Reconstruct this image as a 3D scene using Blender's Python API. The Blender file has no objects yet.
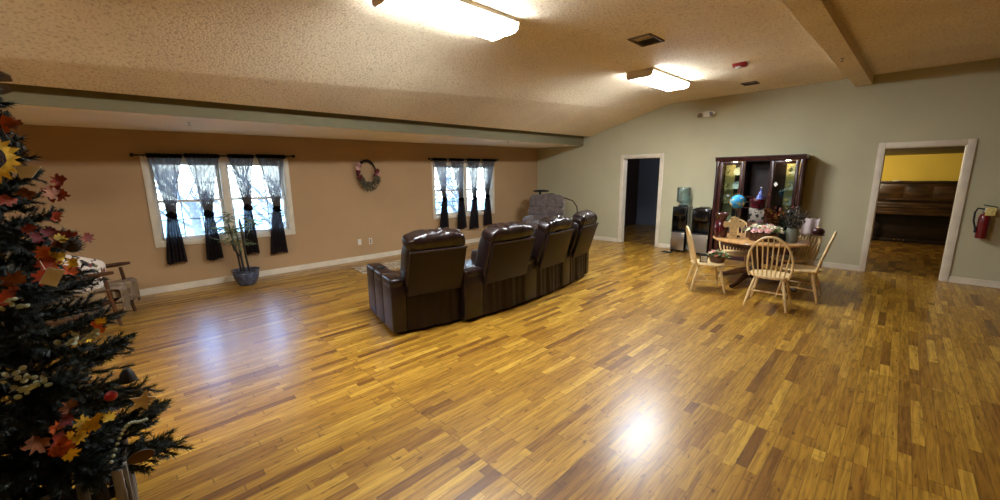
import bpy, bmesh, math, random
from math import sin, cos, pi, radians, sqrt, atan2
from mathutils import Vector, Matrix, Euler, noise as mnoise

rng = random.Random(7)
scene = bpy.context.scene
COL = scene.collection

# ------------------------------------------------------------------ colour / materials
def lin(c):
    return tuple(((v / 255) / 12.92 if v / 255 <= .04045 else ((v / 255 + .055) / 1.055) ** 2.4) for v in c) + (1.0,)

def new_mat(name):
    m = bpy.data.materials.new(name)
    m.use_nodes = True
    nt = m.node_tree
    return m, nt, nt.nodes['Principled BSDF'], nt.nodes['Material Output']

def mat(name, c, rough=.5, metal=0, var=.12, vscale=6, bump=0, bscale=60, coat=0, spec=.5, stretch=None,
        c2=None, trans=0, sheen=0, ior=1.45, detail=4):
    m, nt, b, out = new_mat(name)
    N, L = nt.nodes.new, nt.links.new
    tc = N('ShaderNodeTexCoord')
    mp = N('ShaderNodeMapping'); L(tc.outputs['Object'], mp.inputs['Vector'])
    if stretch: mp.inputs['Scale'].default_value = stretch
    nz = N('ShaderNodeTexNoise'); nz.inputs['Scale'].default_value = vscale; nz.inputs['Detail'].default_value = detail
    L(mp.outputs['Vector'], nz.inputs['Vector'])
    cr = N('ShaderNodeValToRGB')
    a = lin(c); d = lin(c2) if c2 else tuple(max(0, v * (1 - 2.2 * var)) for v in a[:3]) + (1,)
    e = a if c2 else tuple(min(1, v * (1 + var)) for v in a[:3]) + (1,)
    cr.color_ramp.elements[0].position = .32; cr.color_ramp.elements[0].color = d
    cr.color_ramp.elements[1].position = .66; cr.color_ramp.elements[1].color = e
    L(nz.outputs['Fac'], cr.inputs['Fac']); L(cr.outputs['Color'], b.inputs['Base Color'])
    b.inputs['Roughness'].default_value = rough; b.inputs['Metallic'].default_value = metal
    b.inputs['Specular IOR Level'].default_value = spec
    b.inputs['Coat Weight'].default_value = coat; b.inputs['Coat Roughness'].default_value = .12
    b.inputs['Transmission Weight'].default_value = trans; b.inputs['IOR'].default_value = ior
    b.inputs['Sheen Weight'].default_value = sheen
    if bump:
        n2 = N('ShaderNodeTexNoise'); n2.inputs['Scale'].default_value = bscale; n2.inputs['Detail'].default_value = 3
        L(mp.outputs['Vector'], n2.inputs['Vector'])
        bp = N('ShaderNodeBump'); bp.inputs['Strength'].default_value = bump; bp.inputs['Distance'].default_value = .01
        L(n2.outputs['Fac'], bp.inputs['Height']); L(bp.outputs['Normal'], b.inputs['Normal'])
    return m

def math_node(nt, op, a, b=None):
    n = nt.nodes.new('ShaderNodeMath'); n.operation = op
    for i, v in enumerate((a, b)):
        if v is None: continue
        if isinstance(v, (int, float)): n.inputs[i].default_value = v
        else: nt.links.new(v, n.inputs[i])
    return n.outputs[0]

def floor_material(name, tones, width=.058, length=1.3, rough=.44, seams=True):
    m, nt, b, out = new_mat(name)
    N, L = nt.nodes.new, nt.links.new
    tc = N('ShaderNodeTexCoord'); sx = N('ShaderNodeSeparateXYZ'); L(tc.outputs['Object'], sx.inputs[0])
    X, Y = sx.outputs[0], sx.outputs[1]
    v = math_node(nt, 'DIVIDE', Y, width); row = math_node(nt, 'FLOOR', v); fv = math_node(nt, 'FRACT', v)
    wn = N('ShaderNodeTexWhiteNoise'); wn.noise_dimensions = '1D'; L(row, wn.inputs['W'])
    u = math_node(nt, 'ADD', math_node(nt, 'DIVIDE', X, length), math_node(nt, 'MULTIPLY', wn.outputs['Value'], 7.3))
    # random lengths: warp u a little
    colid = math_node(nt, 'FLOOR', u); fu = math_node(nt, 'FRACT', u)
    cmb = N('ShaderNodeCombineXYZ'); L(row, cmb.inputs[0]); L(colid, cmb.inputs[1])
    # a second split inside each board gives unequal lengths
    w1 = N('ShaderNodeTexWhiteNoise'); w1.noise_dimensions = '2D'; L(cmb.outputs[0], w1.inputs['Vector'])
    cut = math_node(nt, 'ADD', math_node(nt, 'MULTIPLY', w1.outputs['Value'], .5), .3)
    half = math_node(nt, 'GREATER_THAN', fu, cut)
    if seams:
        blk = math_node(nt, 'FLOOR', math_node(nt, 'DIVIDE', math_node(nt, 'SUBTRACT', X, 1.31), 1.455))
    else: blk = 0
    L(math_node(nt, 'ADD', half, math_node(nt, 'MULTIPLY', blk, 3.7)), cmb.inputs[2])
    w2 = N('ShaderNodeTexWhiteNoise'); w2.noise_dimensions = '3D'; L(cmb.outputs[0], w2.inputs['Vector'])
    ramp = N('ShaderNodeValToRGB'); r = ramp.color_ramp
    r.elements[0].position = 0; r.elements[0].color = lin(tones[0])
    r.elements[1].position = 1; r.elements[1].color = lin(tones[-1])
    for i, t in enumerate(tones[1:-1]):
        e = r.elements.new((.08, .3, .6, .85)[i] if len(tones) == 6 else (i + 1) / (len(tones) - 1)); e.color = lin(t)
    L(w2.outputs['Value'], ramp.inputs['Fac'])
    # grain stretched along the boards, shifted per board
    mp = N('ShaderNodeMapping'); L(tc.outputs['Object'], mp.inputs['Vector']); mp.inputs['Scale'].default_value = (3.0, 38, 1)
    addv = N('ShaderNodeVectorMath'); addv.operation = 'ADD'; L(mp.outputs['Vector'], addv.inputs[0])
    sc = N('ShaderNodeVectorMath'); sc.operation = 'SCALE'; L(w2.outputs['Color'], sc.inputs[0]); sc.inputs['Scale'].default_value = 40
    L(sc.outputs[0], addv.inputs[1])
    g = N('ShaderNodeTexNoise'); g.inputs['Scale'].default_value = 1.6; g.inputs['Detail'].default_value = 6; g.inputs['Distortion'].default_value = .6
    L(addv.outputs[0], g.inputs['Vector'])
    gr = N('ShaderNodeValToRGB'); gr.color_ramp.elements[0].position = .3; gr.color_ramp.elements[0].color = (.42, .34, .24, 1)
    gr.color_ramp.elements[1].position = .62; gr.color_ramp.elements[1].color = (1.06, 1.06, 1.04, 1)
    L(g.outputs['Fac'], gr.inputs['Fac'])
    mx = N('ShaderNodeMixRGB'); mx.blend_type = 'MULTIPLY'; mx.inputs[0].default_value = .8
    L(ramp.outputs['Color'], mx.inputs[1]); L(gr.outputs['Color'], mx.inputs[2])
    # small dark flecks
    mp2 = N('ShaderNodeMapping'); L(tc.outputs['Object'], mp2.inputs['Vector']); mp2.inputs['Scale'].default_value = (9, 26, 1)
    k = N('ShaderNodeTexNoise'); k.inputs['Scale'].default_value = 1.3; k.inputs['Detail'].default_value = 2; L(mp2.outputs['Vector'], k.inputs['Vector'])
    kr = N('ShaderNodeValToRGB'); kr.color_ramp.elements[0].position = .27; kr.color_ramp.elements[0].color = (.28, .2, .13, 1)
    kr.color_ramp.elements[1].position = .36; kr.color_ramp.elements[1].color = (1, 1, 1, 1); L(k.outputs['Fac'], kr.inputs['Fac'])
    mx2 = N('ShaderNodeMixRGB'); mx2.blend_type = 'MULTIPLY'; mx2.inputs[0].default_value = .75
    L(mx.outputs[0], mx2.inputs[1]); L(kr.outputs['Color'], mx2.inputs[2])
    # joints
    ev = math_node(nt, 'MINIMUM', fv, math_node(nt, 'SUBTRACT', 1, fv))
    jv = math_node(nt, 'LESS_THAN', ev, .028)
    eu = math_node(nt, 'ABSOLUTE', math_node(nt, 'SUBTRACT', fu, cut))
    ju = math_node(nt, 'LESS_THAN', math_node(nt, 'MINIMUM', math_node(nt, 'MINIMUM', fu, eu), math_node(nt, 'SUBTRACT', 1, fu)), .0028)
    j = math_node(nt, 'MAXIMUM', math_node(nt, 'MULTIPLY', jv, .5), math_node(nt, 'MULTIPLY', ju, .45))
    if seams:
        sf = math_node(nt, 'FRACT', math_node(nt, 'DIVIDE', math_node(nt, 'SUBTRACT', X, 1.31), 1.455))
        j = math_node(nt, 'MAXIMUM', j, math_node(nt, 'MULTIPLY', math_node(nt, 'LESS_THAN', sf, .003), .35))
    mx3 = N('ShaderNodeMixRGB'); mx3.blend_type = 'MIX'; L(j, mx3.inputs[0]); L(mx2.outputs[0], mx3.inputs[1]); mx3.inputs[2].default_value = lin((58, 34, 12))
    L(mx3.outputs[0], b.inputs['Base Color'])
    # polish: roughness wanders, boards cup very slightly
    rn = N('ShaderNodeTexNoise'); rn.inputs['Scale'].default_value = 2.2; L(tc.outputs['Object'], rn.inputs['Vector'])
    L(math_node(nt, 'ADD', math_node(nt, 'MULTIPLY', rn.outputs['Fac'], .10), rough - .05), b.inputs['Roughness'])
    b.inputs['Specular IOR Level'].default_value = .3; b.inputs['Coat Weight'].default_value = .55; b.inputs['Coat Roughness'].default_value = .25
    bp = N('ShaderNodeBump'); bp.inputs['Strength'].default_value = .22; bp.inputs['Distance'].default_value = .004
    hn = math_node(nt, 'SUBTRACT', math_node(nt, 'ADD', math_node(nt, 'MULTIPLY', g.outputs['Fac'], .25), math_node(nt, 'MULTIPLY', w2.outputs['Value'], .35)), math_node(nt, 'MULTIPLY', j, .8))
    L(hn, bp.inputs['Height']); L(bp.outputs['Normal'], b.inputs['Normal'])
    return m

def plaster(name, c, bump=.35, scale=70, var=.05, ceiling=False):
    m, nt, b, out = new_mat(name)
    N, L = nt.nodes.new, nt.links.new
    tc = N('ShaderNodeTexCoord')
    n = N('ShaderNodeTexNoise'); n.inputs['Scale'].default_value = 1.4; n.inputs['Detail'].default_value = 4; L(tc.outputs['Object'], n.inputs['Vector'])
    r = N('ShaderNodeValToRGB'); a = lin(c)
    r.color_ramp.elements[0].position = .3; r.color_ramp.elements[0].color = tuple(v * (1 - var * 1.6) for v in a[:3]) + (1,)
    r.color_ramp.elements[1].position = .7; r.color_ramp.elements[1].color = tuple(min(1, v * (1 + var)) for v in a[:3]) + (1,)
    L(n.outputs['Fac'], r.inputs['Fac'])
    h = N('ShaderNodeTexNoise'); h.inputs['Scale'].default_value = scale; h.inputs['Detail'].default_value = 5; h.inputs['Roughness'].default_value = .6
    L(tc.outputs['Object'], h.inputs['Vector'])
    hh = N('ShaderNodeValToRGB'); hh.color_ramp.elements[0].position = .42 if ceiling else .3; hh.color_ramp.elements[1].position = .58 if ceiling else .7
    L(h.outputs['Fac'], hh.inputs['Fac'])
    if ceiling:
        mx = N('ShaderNodeMixRGB'); mx.blend_type = 'MULTIPLY'; mx.inputs[0].default_value = 1
        gr = N('ShaderNodeValToRGB'); gr.color_ramp.elements[0].position = .34; gr.color_ramp.elements[0].color = (.74, .68, .60, 1)
        gr.color_ramp.elements[1].position = .5; gr.color_ramp.elements[1].color = (1, 1, 1, 1)
        L(h.outputs['Fac'], gr.inputs['Fac']); L(r.outputs['Color'], mx.inputs[1]); L(gr.outputs['Color'], mx.inputs[2])
        L(mx.outputs[0], b.inputs['Base Color'])
    else:
        L(r.outputs['Color'], b.inputs['Base Color'])
    bp = N('ShaderNodeBump'); bp.inputs['Strength'].default_value = bump; bp.inputs['Distance'].default_value = .012 if ceiling else .004
    L(hh.outputs['Color'], bp.inputs['Height']); L(bp.outputs['Normal'], b.inputs['Normal'])
    b.inputs['Roughness'].default_value = .85; b.inputs['Specular IOR Level'].default_value = .25
    return m

def emission(name, c, s):
    m = bpy.data.materials.new(name); m.use_nodes = True; nt = m.node_tree
    nt.nodes.remove(nt.nodes['Principled BSDF'])
    e = nt.nodes.new('ShaderNodeEmission'); e.inputs['Color'].default_value = lin(c); e.inputs['Strength'].default_value = s
    nt.links.new(e.outputs[0], nt.nodes['Material Output'].inputs['Surface'])
    return m

def sheer(name, c, opacity, tr=.35):
    m, nt, b, out = new_mat(name)
    N, L = nt.nodes.new, nt.links.new
    nt.nodes.remove(b)
    d = N('ShaderNodeBsdfDiffuse'); d.inputs['Color'].default_value = lin(c)
    t = N('ShaderNodeBsdfTransparent'); tl = N('ShaderNodeBsdfTranslucent'); tl.inputs['Color'].default_value = lin(c)
    m1 = N('ShaderNodeMixShader'); m1.inputs[0].default_value = tr; L(d.outputs[0], m1.inputs[1]); L(tl.outputs[0], m1.inputs[2])
    tc = N('ShaderNodeTexCoord'); mp = N('ShaderNodeMapping'); mp.inputs['Scale'].default_value = (60, 60, 8); L(tc.outputs['Object'], mp.inputs['Vector'])
    nz = N('ShaderNodeTexNoise'); nz.inputs['Scale'].default_value = 2; L(mp.outputs['Vector'], nz.inputs['Vector'])
    op = math_node(nt, 'ADD', math_node(nt, 'MULTIPLY', math_node(nt, 'SUBTRACT', nz.outputs['Fac'], .5), .3), opacity)
    m2 = N('ShaderNodeMixShader'); L(op, m2.inputs[0]); L(t.outputs[0], m2.inputs[1]); L(m1.outputs[0], m2.inputs[2])
    L(m2.outputs[0], out.inputs['Surface'])
    return m

def glass(name, c=(235, 245, 245), opacity=.12, rough=.02):
    m, nt, b, out = new_mat(name)
    N, L = nt.nodes.new, nt.links.new
    nt.nodes.remove(b)
    t = N('ShaderNodeBsdfTransparent'); t.inputs['Color'].default_value = lin(c)
    g = N('ShaderNodeBsdfGlossy'); g.inputs['Roughness'].default_value = rough
    fr = N('ShaderNodeFresnel'); fr.inputs['IOR'].default_value = 1.45
    mx = N('ShaderNodeMixShader'); L(math_node(nt, 'ADD', math_node(nt, 'MULTIPLY', fr.outputs[0], .8), opacity * .3), mx.inputs[0])
    L(t.outputs[0], mx.inputs[1]); L(g.outputs[0], mx.inputs[2]); L(mx.outputs[0], out.inputs['Surface'])
    return m

# ------------------------------------------------------------------ mesh builder
class MB:
    def __init__(s): s.bm = bmesh.new()
    def box(s, c, size, rot=None, bev=0, seg=2):
        M = Matrix.Translation(c) @ (rot.to_matrix().to_4x4() if isinstance(rot, Euler) else (rot.to_4x4() if rot else Matrix())) @ Matrix.Diagonal((*size, 1))
        r = bmesh.ops.create_cube(s.bm, size=1, matrix=M)
        if bev:
            es = list({e for v in r['verts'] for e in v.link_edges})
            bmesh.ops.bevel(s.bm, geom=es, offset=bev, segments=seg, profile=.5, affect='EDGES')
        return s
    def bb(s, x0, x1, y0, y1, z0, z1, bev=0, seg=2):
        return s.box(((x0 + x1) / 2, (y0 + y1) / 2, (z0 + z1) / 2), (abs(x1 - x0), abs(y1 - y0), abs(z1 - z0)), None, bev, seg)
    def ring(s, c, ax1, ax2, r1, r2, n):
        return [s.bm.verts.new(c + ax1 * (r1 * cos(2 * pi * i / n)) + ax2 * (r2 * sin(2 * pi * i / n))) for i in range(n)]
    def bridge(s, a, b):
        n = len(a)
        for i in range(n): s.bm.faces.new((a[i], a[(i + 1) % n], b[(i + 1) % n], b[i]))
    def tube(s, pts, rad, n=8, caps=True, flat=1.0):
        pts = [Vector(p) for p in pts]
        if not isinstance(rad, (list, tuple)): rad = [rad] * len(pts)
        T = [(pts[min(i + 1, len(pts) - 1)] - pts[max(i - 1, 0)]).normalized() for i in range(len(pts))]
        up = Vector((0, 0, 1)) if abs(T[0].z) < .9 else Vector((1, 0, 0))
        A = (up - T[0] * up.dot(T[0])).normalized()
        prev = None; first = None
        for p, t, r in zip(pts, T, rad):
            A = (A - t * A.dot(t)).normalized(); B = t.cross(A)
            rg = s.ring(p, A, B, r, r * flat, n)
            if prev: s.bridge(prev, rg)
            else: first = rg
            prev = rg
        if caps:
            s.bm.faces.new(first[::-1]); s.bm.faces.new(prev)
        return s
    def cyl(s, p0, p1, r0, r1=None, n=12):
        return s.tube([p0, p1], [r0, r0 if r1 is None else r1], n)
    def lathe(s, prof, c=(0, 0, 0), n=24, sx=1, sy=1, rot=None):
        c = Vector(c); prev = None; M = rot.to_matrix() if rot else Matrix.Identity(3)
        for i, (r, z) in enumerate(prof):
            if r < 1e-5: rg = [s.bm.verts.new(c + M @ Vector((0, 0, z)))]
            else: rg = [s.bm.verts.new(c + M @ Vector((r * sx * cos(2 * pi * k / n), r * sy * sin(2 * pi * k / n), z))) for k in range(n)]
            if prev:
                if len(prev) == 1 and len(rg) == n:
                    for k in range(n): s.bm.faces.new((prev[0], rg[(k + 1) % n], rg[k]))
                elif len(rg) == 1 and len(prev) == n:
                    for k in range(n): s.bm.faces.new((prev[k], prev[(k + 1) % n], rg[0]))
                elif len(rg) == n: s.bridge(prev, rg)
            prev = rg
        return s
    def sq(s, c, size, e1=.5, e2=.5, nu=28, nv=16, rot=None, amp=0, freq=8, seed=0, stretch=(1, 1, 1)):
        """rounded cushion (superellipsoid) with optional creases"""
        c = Vector(c); M = rot.to_matrix() if rot else Matrix.Identity(3)
        f = lambda w, e: math.copysign(abs(w) ** e, w)
        rows = []
        for j in range(nv + 1):
            v = -pi / 2 + pi * j / nv; row = []
            for i in range(nu):
                u = 2 * pi * i / nu
                p = Vector((f(cos(v), e1) * f(cos(u), e2), f(cos(v), e1) * f(sin(u), e2), f(sin(v), e1)))
                p = Vector((p.x * size[0] / 2, p.y * size[1] / 2, p.z * size[2] / 2))
                if amp:
                    q = Vector((p.x * stretch[0], p.y * stretch[1], p.z * stretch[2])) * freq + Vector((seed * 3.1, seed * 1.7, seed))
                    p += p.normalized() * amp * mnoise.noise(q)
                row.append(p)
            rows.append(row)
        prev = None
        for j, row in enumerate(rows):
            if j in (0, nv): rg = [s.bm.verts.new(c + M @ row[0])]
            else: rg = [s.bm.verts.new(c + M @ p) for p in row]
            if prev:
                if len(prev) == 1:
                    for k in range(nu): s.bm.faces.new((prev[0], rg[(k + 1) % nu], rg[k]))
                elif len(rg) == 1:
                    for k in range(nu): s.bm.faces.new((prev[k], prev[(k + 1) % nu], rg[0]))
                else: s.bridge(prev, rg)
            prev = rg
        return s
    def grid(s, fn, nu, nv, cu=False):
        V = [[s.bm.verts.new(fn(i / nu, j / nv)) for i in range(nu if cu else nu + 1)] for j in range(nv + 1)]
        w = len(V[0])
        for j in range(nv):
            for i in range(nu):
                a, b2 = i, (i + 1) % w if cu else i + 1
                s.bm.faces.new((V[j][a], V[j][b2], V[j + 1][b2], V[j + 1][a]))
        return s
    def prism(s, poly, d, M=None):
        M = M or Matrix()
        a = [s.bm.verts.new(M @ Vector((x, y, 0))) for x, y in poly]; b2 = [s.bm.verts.new(M @ Vector((x, y, d))) for x, y in poly]
        s.bm.faces.new(a[::-1]); s.bm.faces.new(b2); n = len(a)
        for i in range(n): s.bm.faces.new((a[i], a[(i + 1) % n], b2[(i + 1) % n], b2[i]))
        return s
    def quad(s, *p):
        s.bm.faces.new([s.bm.verts.new(q) for q in p]); return s
    def hexa(s, bottom, top):
        a = [s.bm.verts.new(p) for p in bottom]; b2 = [s.bm.verts.new(p) for p in top]
        s.bm.faces.new(a[::-1]); s.bm.faces.new(b2)
        for i in range(len(a)): s.bm.faces.new((a[i], a[(i + 1) % len(a)], b2[(i + 1) % len(a)], b2[i]))
        return s
    def mesh(s, name, m, angle=38, normals=True):
        if normals: bmesh.ops.recalc_face_normals(s.bm, faces=s.bm.faces)
        me = bpy.data.meshes.new(name); s.bm.to_mesh(me); s.bm.free()
        me.materials.append(m)
        for p in me.polygons: p.use_smooth = True
        try: me.set_sharp_from_angle(angle=radians(angle))
        except Exception: pass
        return me
    def build(s, name, m, parent=None, angle=38, normals=True, loc=None):
        o = bpy.data.objects.new(name, s.mesh(name, m, angle, normals)); COL.objects.link(o)
        if parent: o.parent = parent
        if loc: o.location = loc
        return o

def tag(o, label=None, cat=None, group=None, kind=None):
    if label: o['label'] = label
    if cat: o['category'] = cat
    if group: o['group'] = group
    if kind: o['kind'] = kind
    return o
def thing(name, label, cat, loc=(0, 0, 0), rz=0, group=None):
    o = bpy.data.objects.new(name, None); COL.objects.link(o); o.empty_display_size = .1
    o.location = loc; o.rotation_euler = (0, 0, rz)
    return tag(o, label, cat, group)
def struct(name, mb, m, parent=None, angle=38):
    o = mb.build(name, m, parent, angle); o['kind'] = 'structure'; return o
def copy_tree(o, label=None, loc=None, rz=None, parent=None):
    c = o.copy(); COL.objects.link(c)
    if parent: c.parent = parent
    if label: c['label'] = label
    if loc: c.location = loc
    if rz is not None: c.rotation_euler = (0, 0, rz)
    for ch in o.children: copy_tree(ch, parent=c)
    return c

# ------------------------------------------------------------------ materials
M = {}
M['floor'] = floor_material('oak_strip_floor', [(116, 76, 22), (146, 102, 30), (162, 118, 35), (172, 128, 40), (182, 138, 46), (200, 158, 60)])
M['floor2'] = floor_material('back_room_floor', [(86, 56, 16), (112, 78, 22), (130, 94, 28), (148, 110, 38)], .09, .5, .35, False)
M['brown'] = plaster('brown_wall_paint', (180, 147, 107), .25, 130, .04)
M['umber'] = plaster('umber_wall_paint', (84, 66, 48), .25, 130, .04)
M['sage'] = plaster('sage_wall_paint', (190, 183, 150), .25, 130, .04)
M['ceil'] = plaster('stippled_ceiling', (252, 233, 200), .6, 44, .05, True)
M['soffit'] = plaster('soffit_underside', (252, 242, 222), .35, 60, .04)
M['fascia'] = plaster('fascia_paint', (122, 114, 86), .1, 90, .03)
M['trim'] = mat('cream_trim', (222, 210, 186), .45, var=.04)
M['yellow'] = plaster('yellow_wall_paint', (222, 188, 76), .2, 90, .04)
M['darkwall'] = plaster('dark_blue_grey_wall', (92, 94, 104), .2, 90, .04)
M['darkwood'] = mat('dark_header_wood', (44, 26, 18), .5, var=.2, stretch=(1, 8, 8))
M['vinyl'] = mat('window_vinyl', (235, 232, 222), .4, var=.02)
M['pane'] = glass('window_glass')
M['muntin'] = mat('muntin_grey', (150, 156, 162), .5, var=.03)
M['ext'] = mat('outdoor_ground', (216, 216, 206), .9, var=.2, vscale=2, c2=(176, 184, 150))
M['diff'] = emission('lit_diffuser', (240, 247, 255), 58)
M['diff_b'] = emission('dimmer_diffuser', (255, 246, 230), 34)
M['bay_fill'] = emission('added_bay_glow', (255, 226, 170), 60)
M['fixture'] = mat('fixture_end', (226, 214, 190), .5, var=.03)
M['curtain'] = sheer('charcoal_sheer_lit', (122, 113, 107), .93, .6)  # fabric colour lightened to carry the daylight glowing through it
M['curtain_shaded'] = sheer('charcoal_sheer_shaded', (52, 46, 47), .95)  # same fabric painted darker, as no window light stands behind it
M['curtain_d'] = sheer('charcoal_sheer_header', (26, 22, 22), .93)
M['iron'] = mat('black_iron', (22, 19, 18), .5, var=.1)
M['leather'] = mat('dark_brown_leather', (31, 16, 13), .34, var=.25, vscale=9, bump=.12, bscale=160, spec=.55, coat=.15)
M['leather_c'] = mat('creased_leather', (31, 16, 13), .3, var=.25, vscale=9, bump=.55, bscale=26, spec=.6, coat=.25, stretch=(1.6, .7, .8))
M['leather_back'] = mat('matte_brown_backing', (33, 18, 14), .45, var=.15, vscale=5, bump=.08, bscale=160, spec=.4)
M['black'] = mat('gloss_black', (14, 14, 15), .16, var=.1, coat=.4)
M['blackm'] = mat('matte_black', (20, 20, 21), .55, var=.1)
M['steel'] = mat('brushed_steel', (178, 172, 164), .3, 1, var=.06, stretch=(40, 40, 1))
M['steel_d'] = mat('dull_steel', (150, 140, 124), .45, .6, var=.06, stretch=(40, 40, 1))
M['water'] = glass('blue_bottle', (222, 242, 248), .25, .1)
M['mahog'] = mat('mahogany', (58, 22, 20), .32, var=.3, vscale=3, stretch=(6, 6, 1), coat=.3)
M['mahog_d'] = mat('mahogany_inside', (36, 14, 13), .5, var=.3, vscale=3, stretch=(6, 6, 1))
M['creamback'] = mat('pale_gold_lining', (226, 206, 146), .5, var=.05)
M['pine'] = mat('pale_pine', (226, 196, 140), .38, var=.12, vscale=5, stretch=(4, 4, 1), coat=.2)
M['pine_top'] = mat('honey_table_top', (200, 150, 92), .3, var=.18, vscale=3, stretch=(1, 9, 1), coat=.3)
M['walnut'] = mat('dark_pedestal_wood', (86, 52, 28), .4, var=.25, vscale=5)
M['grey'] = mat('taupe_plush', (104, 90, 84), .9, var=.18, vscale=14, bump=.4, bscale=90, sheen=.3)
M['grey_l'] = mat('pale_taupe_plush', (150, 138, 122), .9, var=.1, vscale=14, bump=.3, bscale=90)
M['pot'] = mat('blue_glazed_pot', (78, 84, 104), .3, var=.3, vscale=18, coat=.4)
M['soil'] = mat('dark_soil', (40, 30, 22), .95, var=.3, vscale=60, bump=.6)
M['cane'] = mat('dark_cane', (44, 36, 26), .5, var=.2)
M['leaf'] = mat('narrow_leaf', (96, 108, 66), .45, var=.25)
M['needle'] = mat('fir_needle', (20, 32, 23), .6, var=.3, vscale=20)
M['bark'] = mat('tree_bark', (58, 44, 32), .9, var=.3, vscale=20)
M['cream_pl'] = mat('white_plastic', (226, 218, 200), .4, var=.03)
M['red'] = mat('signal_red', (150, 24, 22), .35, var=.08)
M['extred'] = mat('extinguisher_red', (112, 22, 24), .3, var=.1, coat=.4)
M['paper_y'] = mat('yellowed_label', (214, 190, 110), .6, var=.15, vscale=60)
M['white'] = mat('white_card', (232, 228, 216), .6, var=.03)
M['piano'] = mat('walnut_piano', (66, 42, 18), .35, var=.3, vscale=3, stretch=(8, 1, 4), coat=.3)
M['piano_d'] = mat('dark_piano_panel', (34, 22, 14), .4, var=.3, vscale=3, stretch=(8, 1, 4))
M['ivory'] = mat('piano_keys', (226, 210, 170), .35, var=.04)
M['brass'] = mat('brass', (200, 160, 80), .3, 1, var=.05)
M['vent'] = mat('vent_bronze', (96, 76, 54), .6, var=.1)
M['fan'] = mat('fan_blade_brown', (74, 56, 34), .5, var=.15)
M['sf_petal'] = mat('sunflower_petal', (236, 190, 40), .7, var=.15, vscale=40)
M['sf_disc'] = mat('sunflower_disc', (46, 26, 16), .9, var=.4, vscale=120, bump=1, bscale=150)
M['leaf_r'] = mat('red_maple', (160, 62, 36), .7, var=.35, vscale=18)
M['leaf_o'] = mat('orange_maple', (206, 100, 40), .7, var=.3, vscale=18)
M['leaf_y'] = mat('yellow_maple', (226, 186, 44), .7, var=.25, vscale=18)
M['leaf_b'] = mat('russet_maple', (140, 82, 44), .7, var=.3, vscale=18)
M['leaf_d'] = mat('burgundy_leaf', (104, 30, 32), .7, var=.3, vscale=18)
M['sagegr'] = mat('pale_sage_leaf', (168, 178, 152), .7, var=.2, vscale=18)
M['pink'] = mat('pink_blossom', (226, 170, 160), .7, var=.15, vscale=30)
M['cream'] = mat('cream_blossom', (230, 222, 190), .7, var=.12, vscale=30)
M['lilac'] = mat('lilac_blossom', (170, 158, 176), .7, var=.15, vscale=30)
M['green'] = mat('silk_greenery', (128, 150, 96), .7, var=.25, vscale=20)
M['dkgreen'] = mat('dark_greenery', (56, 66, 50), .7, var=.3, vscale=20)
M['olive'] = mat('dried_greenery', (88, 78, 52), .8, var=.3, vscale=20)
M['silver'] = mat('silvery_foliage', (146, 144, 142), .7, var=.35, vscale=30)
M['wicker'] = mat('brown_wicker', (98, 66, 38), .7, var=.35, vscale=40, bump=.8, bscale=120)
M['gold'] = mat('gold_autumn_leaf', (196, 138, 66), .6, var=.3, vscale=24)
M['burg'] = mat('burgundy_ceramic', (74, 14, 24), .22, var=.2, vscale=10, coat=.5)
M['tan'] = mat('tan_wood_cross', (196, 170, 118), .65, var=.15, vscale=30)
M['stone'] = mat('grey_glass_vase', (112, 116, 104), .3, var=.2, vscale=20)

def striped(name, c1, c2, freq, axis='X', rough=.8):
    m, nt, b, out = new_mat(name); N, L = nt.nodes.new, nt.links.new
    tc = N('ShaderNodeTexCoord'); w = N('ShaderNodeTexWave'); w.bands_direction = axis; w.inputs['Scale'].default_value = freq
    w.inputs['Distortion'].default_value = .6; w.inputs['Detail Scale'].default_value = 2
    L(tc.outputs['Object'], w.inputs['Vector'])
    r = N('ShaderNodeValToRGB'); r.color_ramp.interpolation = 'CONSTANT'; r.color_ramp.elements[0].color = lin(c1); r.color_ramp.elements[1].position = .5; r.color_ramp.elements[1].color = lin(c2)
    L(w.outputs['Fac'], r.inputs['Fac']); L(r.outputs['Color'], b.inputs['Base Color']); b.inputs['Roughness'].default_value = rough
    return m
def printed(name, base, inks, scale, thresh=.56):
    m, nt, b, out = new_mat(name); N, L = nt.nodes.new, nt.links.new
    tc = N('ShaderNodeTexCoord'); prev = None
    mx_prev = lin(base)
    for i, (c, sc, th) in enumerate(inks):
        mp = N('ShaderNodeMapping'); mp.inputs['Location'].default_value = (i * 3.3, i * 1.9, i * 5.1); L(tc.outputs['Object'], mp.inputs['Vector'])
        n = N('ShaderNodeTexNoise'); n.inputs['Scale'].default_value = sc; n.inputs['Detail'].default_value = 2.5; L(mp.outputs['Vector'], n.inputs['Vector'])
        g = math_node(nt, 'GREATER_THAN', n.outputs['Fac'], th)
        mx = N('ShaderNodeMixRGB'); L(g, mx.inputs[0]); mx.inputs[2].default_value = lin(c)
        if prev: L(prev, mx.inputs[1])
        else: mx.inputs[1].default_value = lin(base)
        prev = mx.outputs[0]
    L(prev, b.inputs['Base Color']); b.inputs['Roughness'].default_value = .75
    return m
M['pillow'] = printed('printed_pillow', (226, 214, 198), [((66, 58, 54), 13, .585), ((120, 58, 50), 11, .64), ((110, 120, 70), 15, .66)], 9)
M['globe'] = printed('globe_map', (38, 140, 190), [((208, 190, 130), 7, .55), ((170, 170, 96), 9, .63)], 5)
M['rug'] = printed('faded_rug', (190, 176, 152), [((150, 132, 110), 9, .52), ((120, 104, 92), 14, .6)], 9)
M['throw'] = printed('plaid_throw', (122, 100, 74), [((104, 84, 60), 10, .52), ((136, 114, 86), 12, .58)], 9)
M['gift'] = printed('black_white_gift_paper', (176, 172, 160), [((30, 30, 32), 14, .5), ((206, 120, 150), 9, .66)], 9)
M['hat'] = printed('blue_spotted_hat', (50, 74, 150), [((200, 206, 226), 70, .6)], 9)
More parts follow.
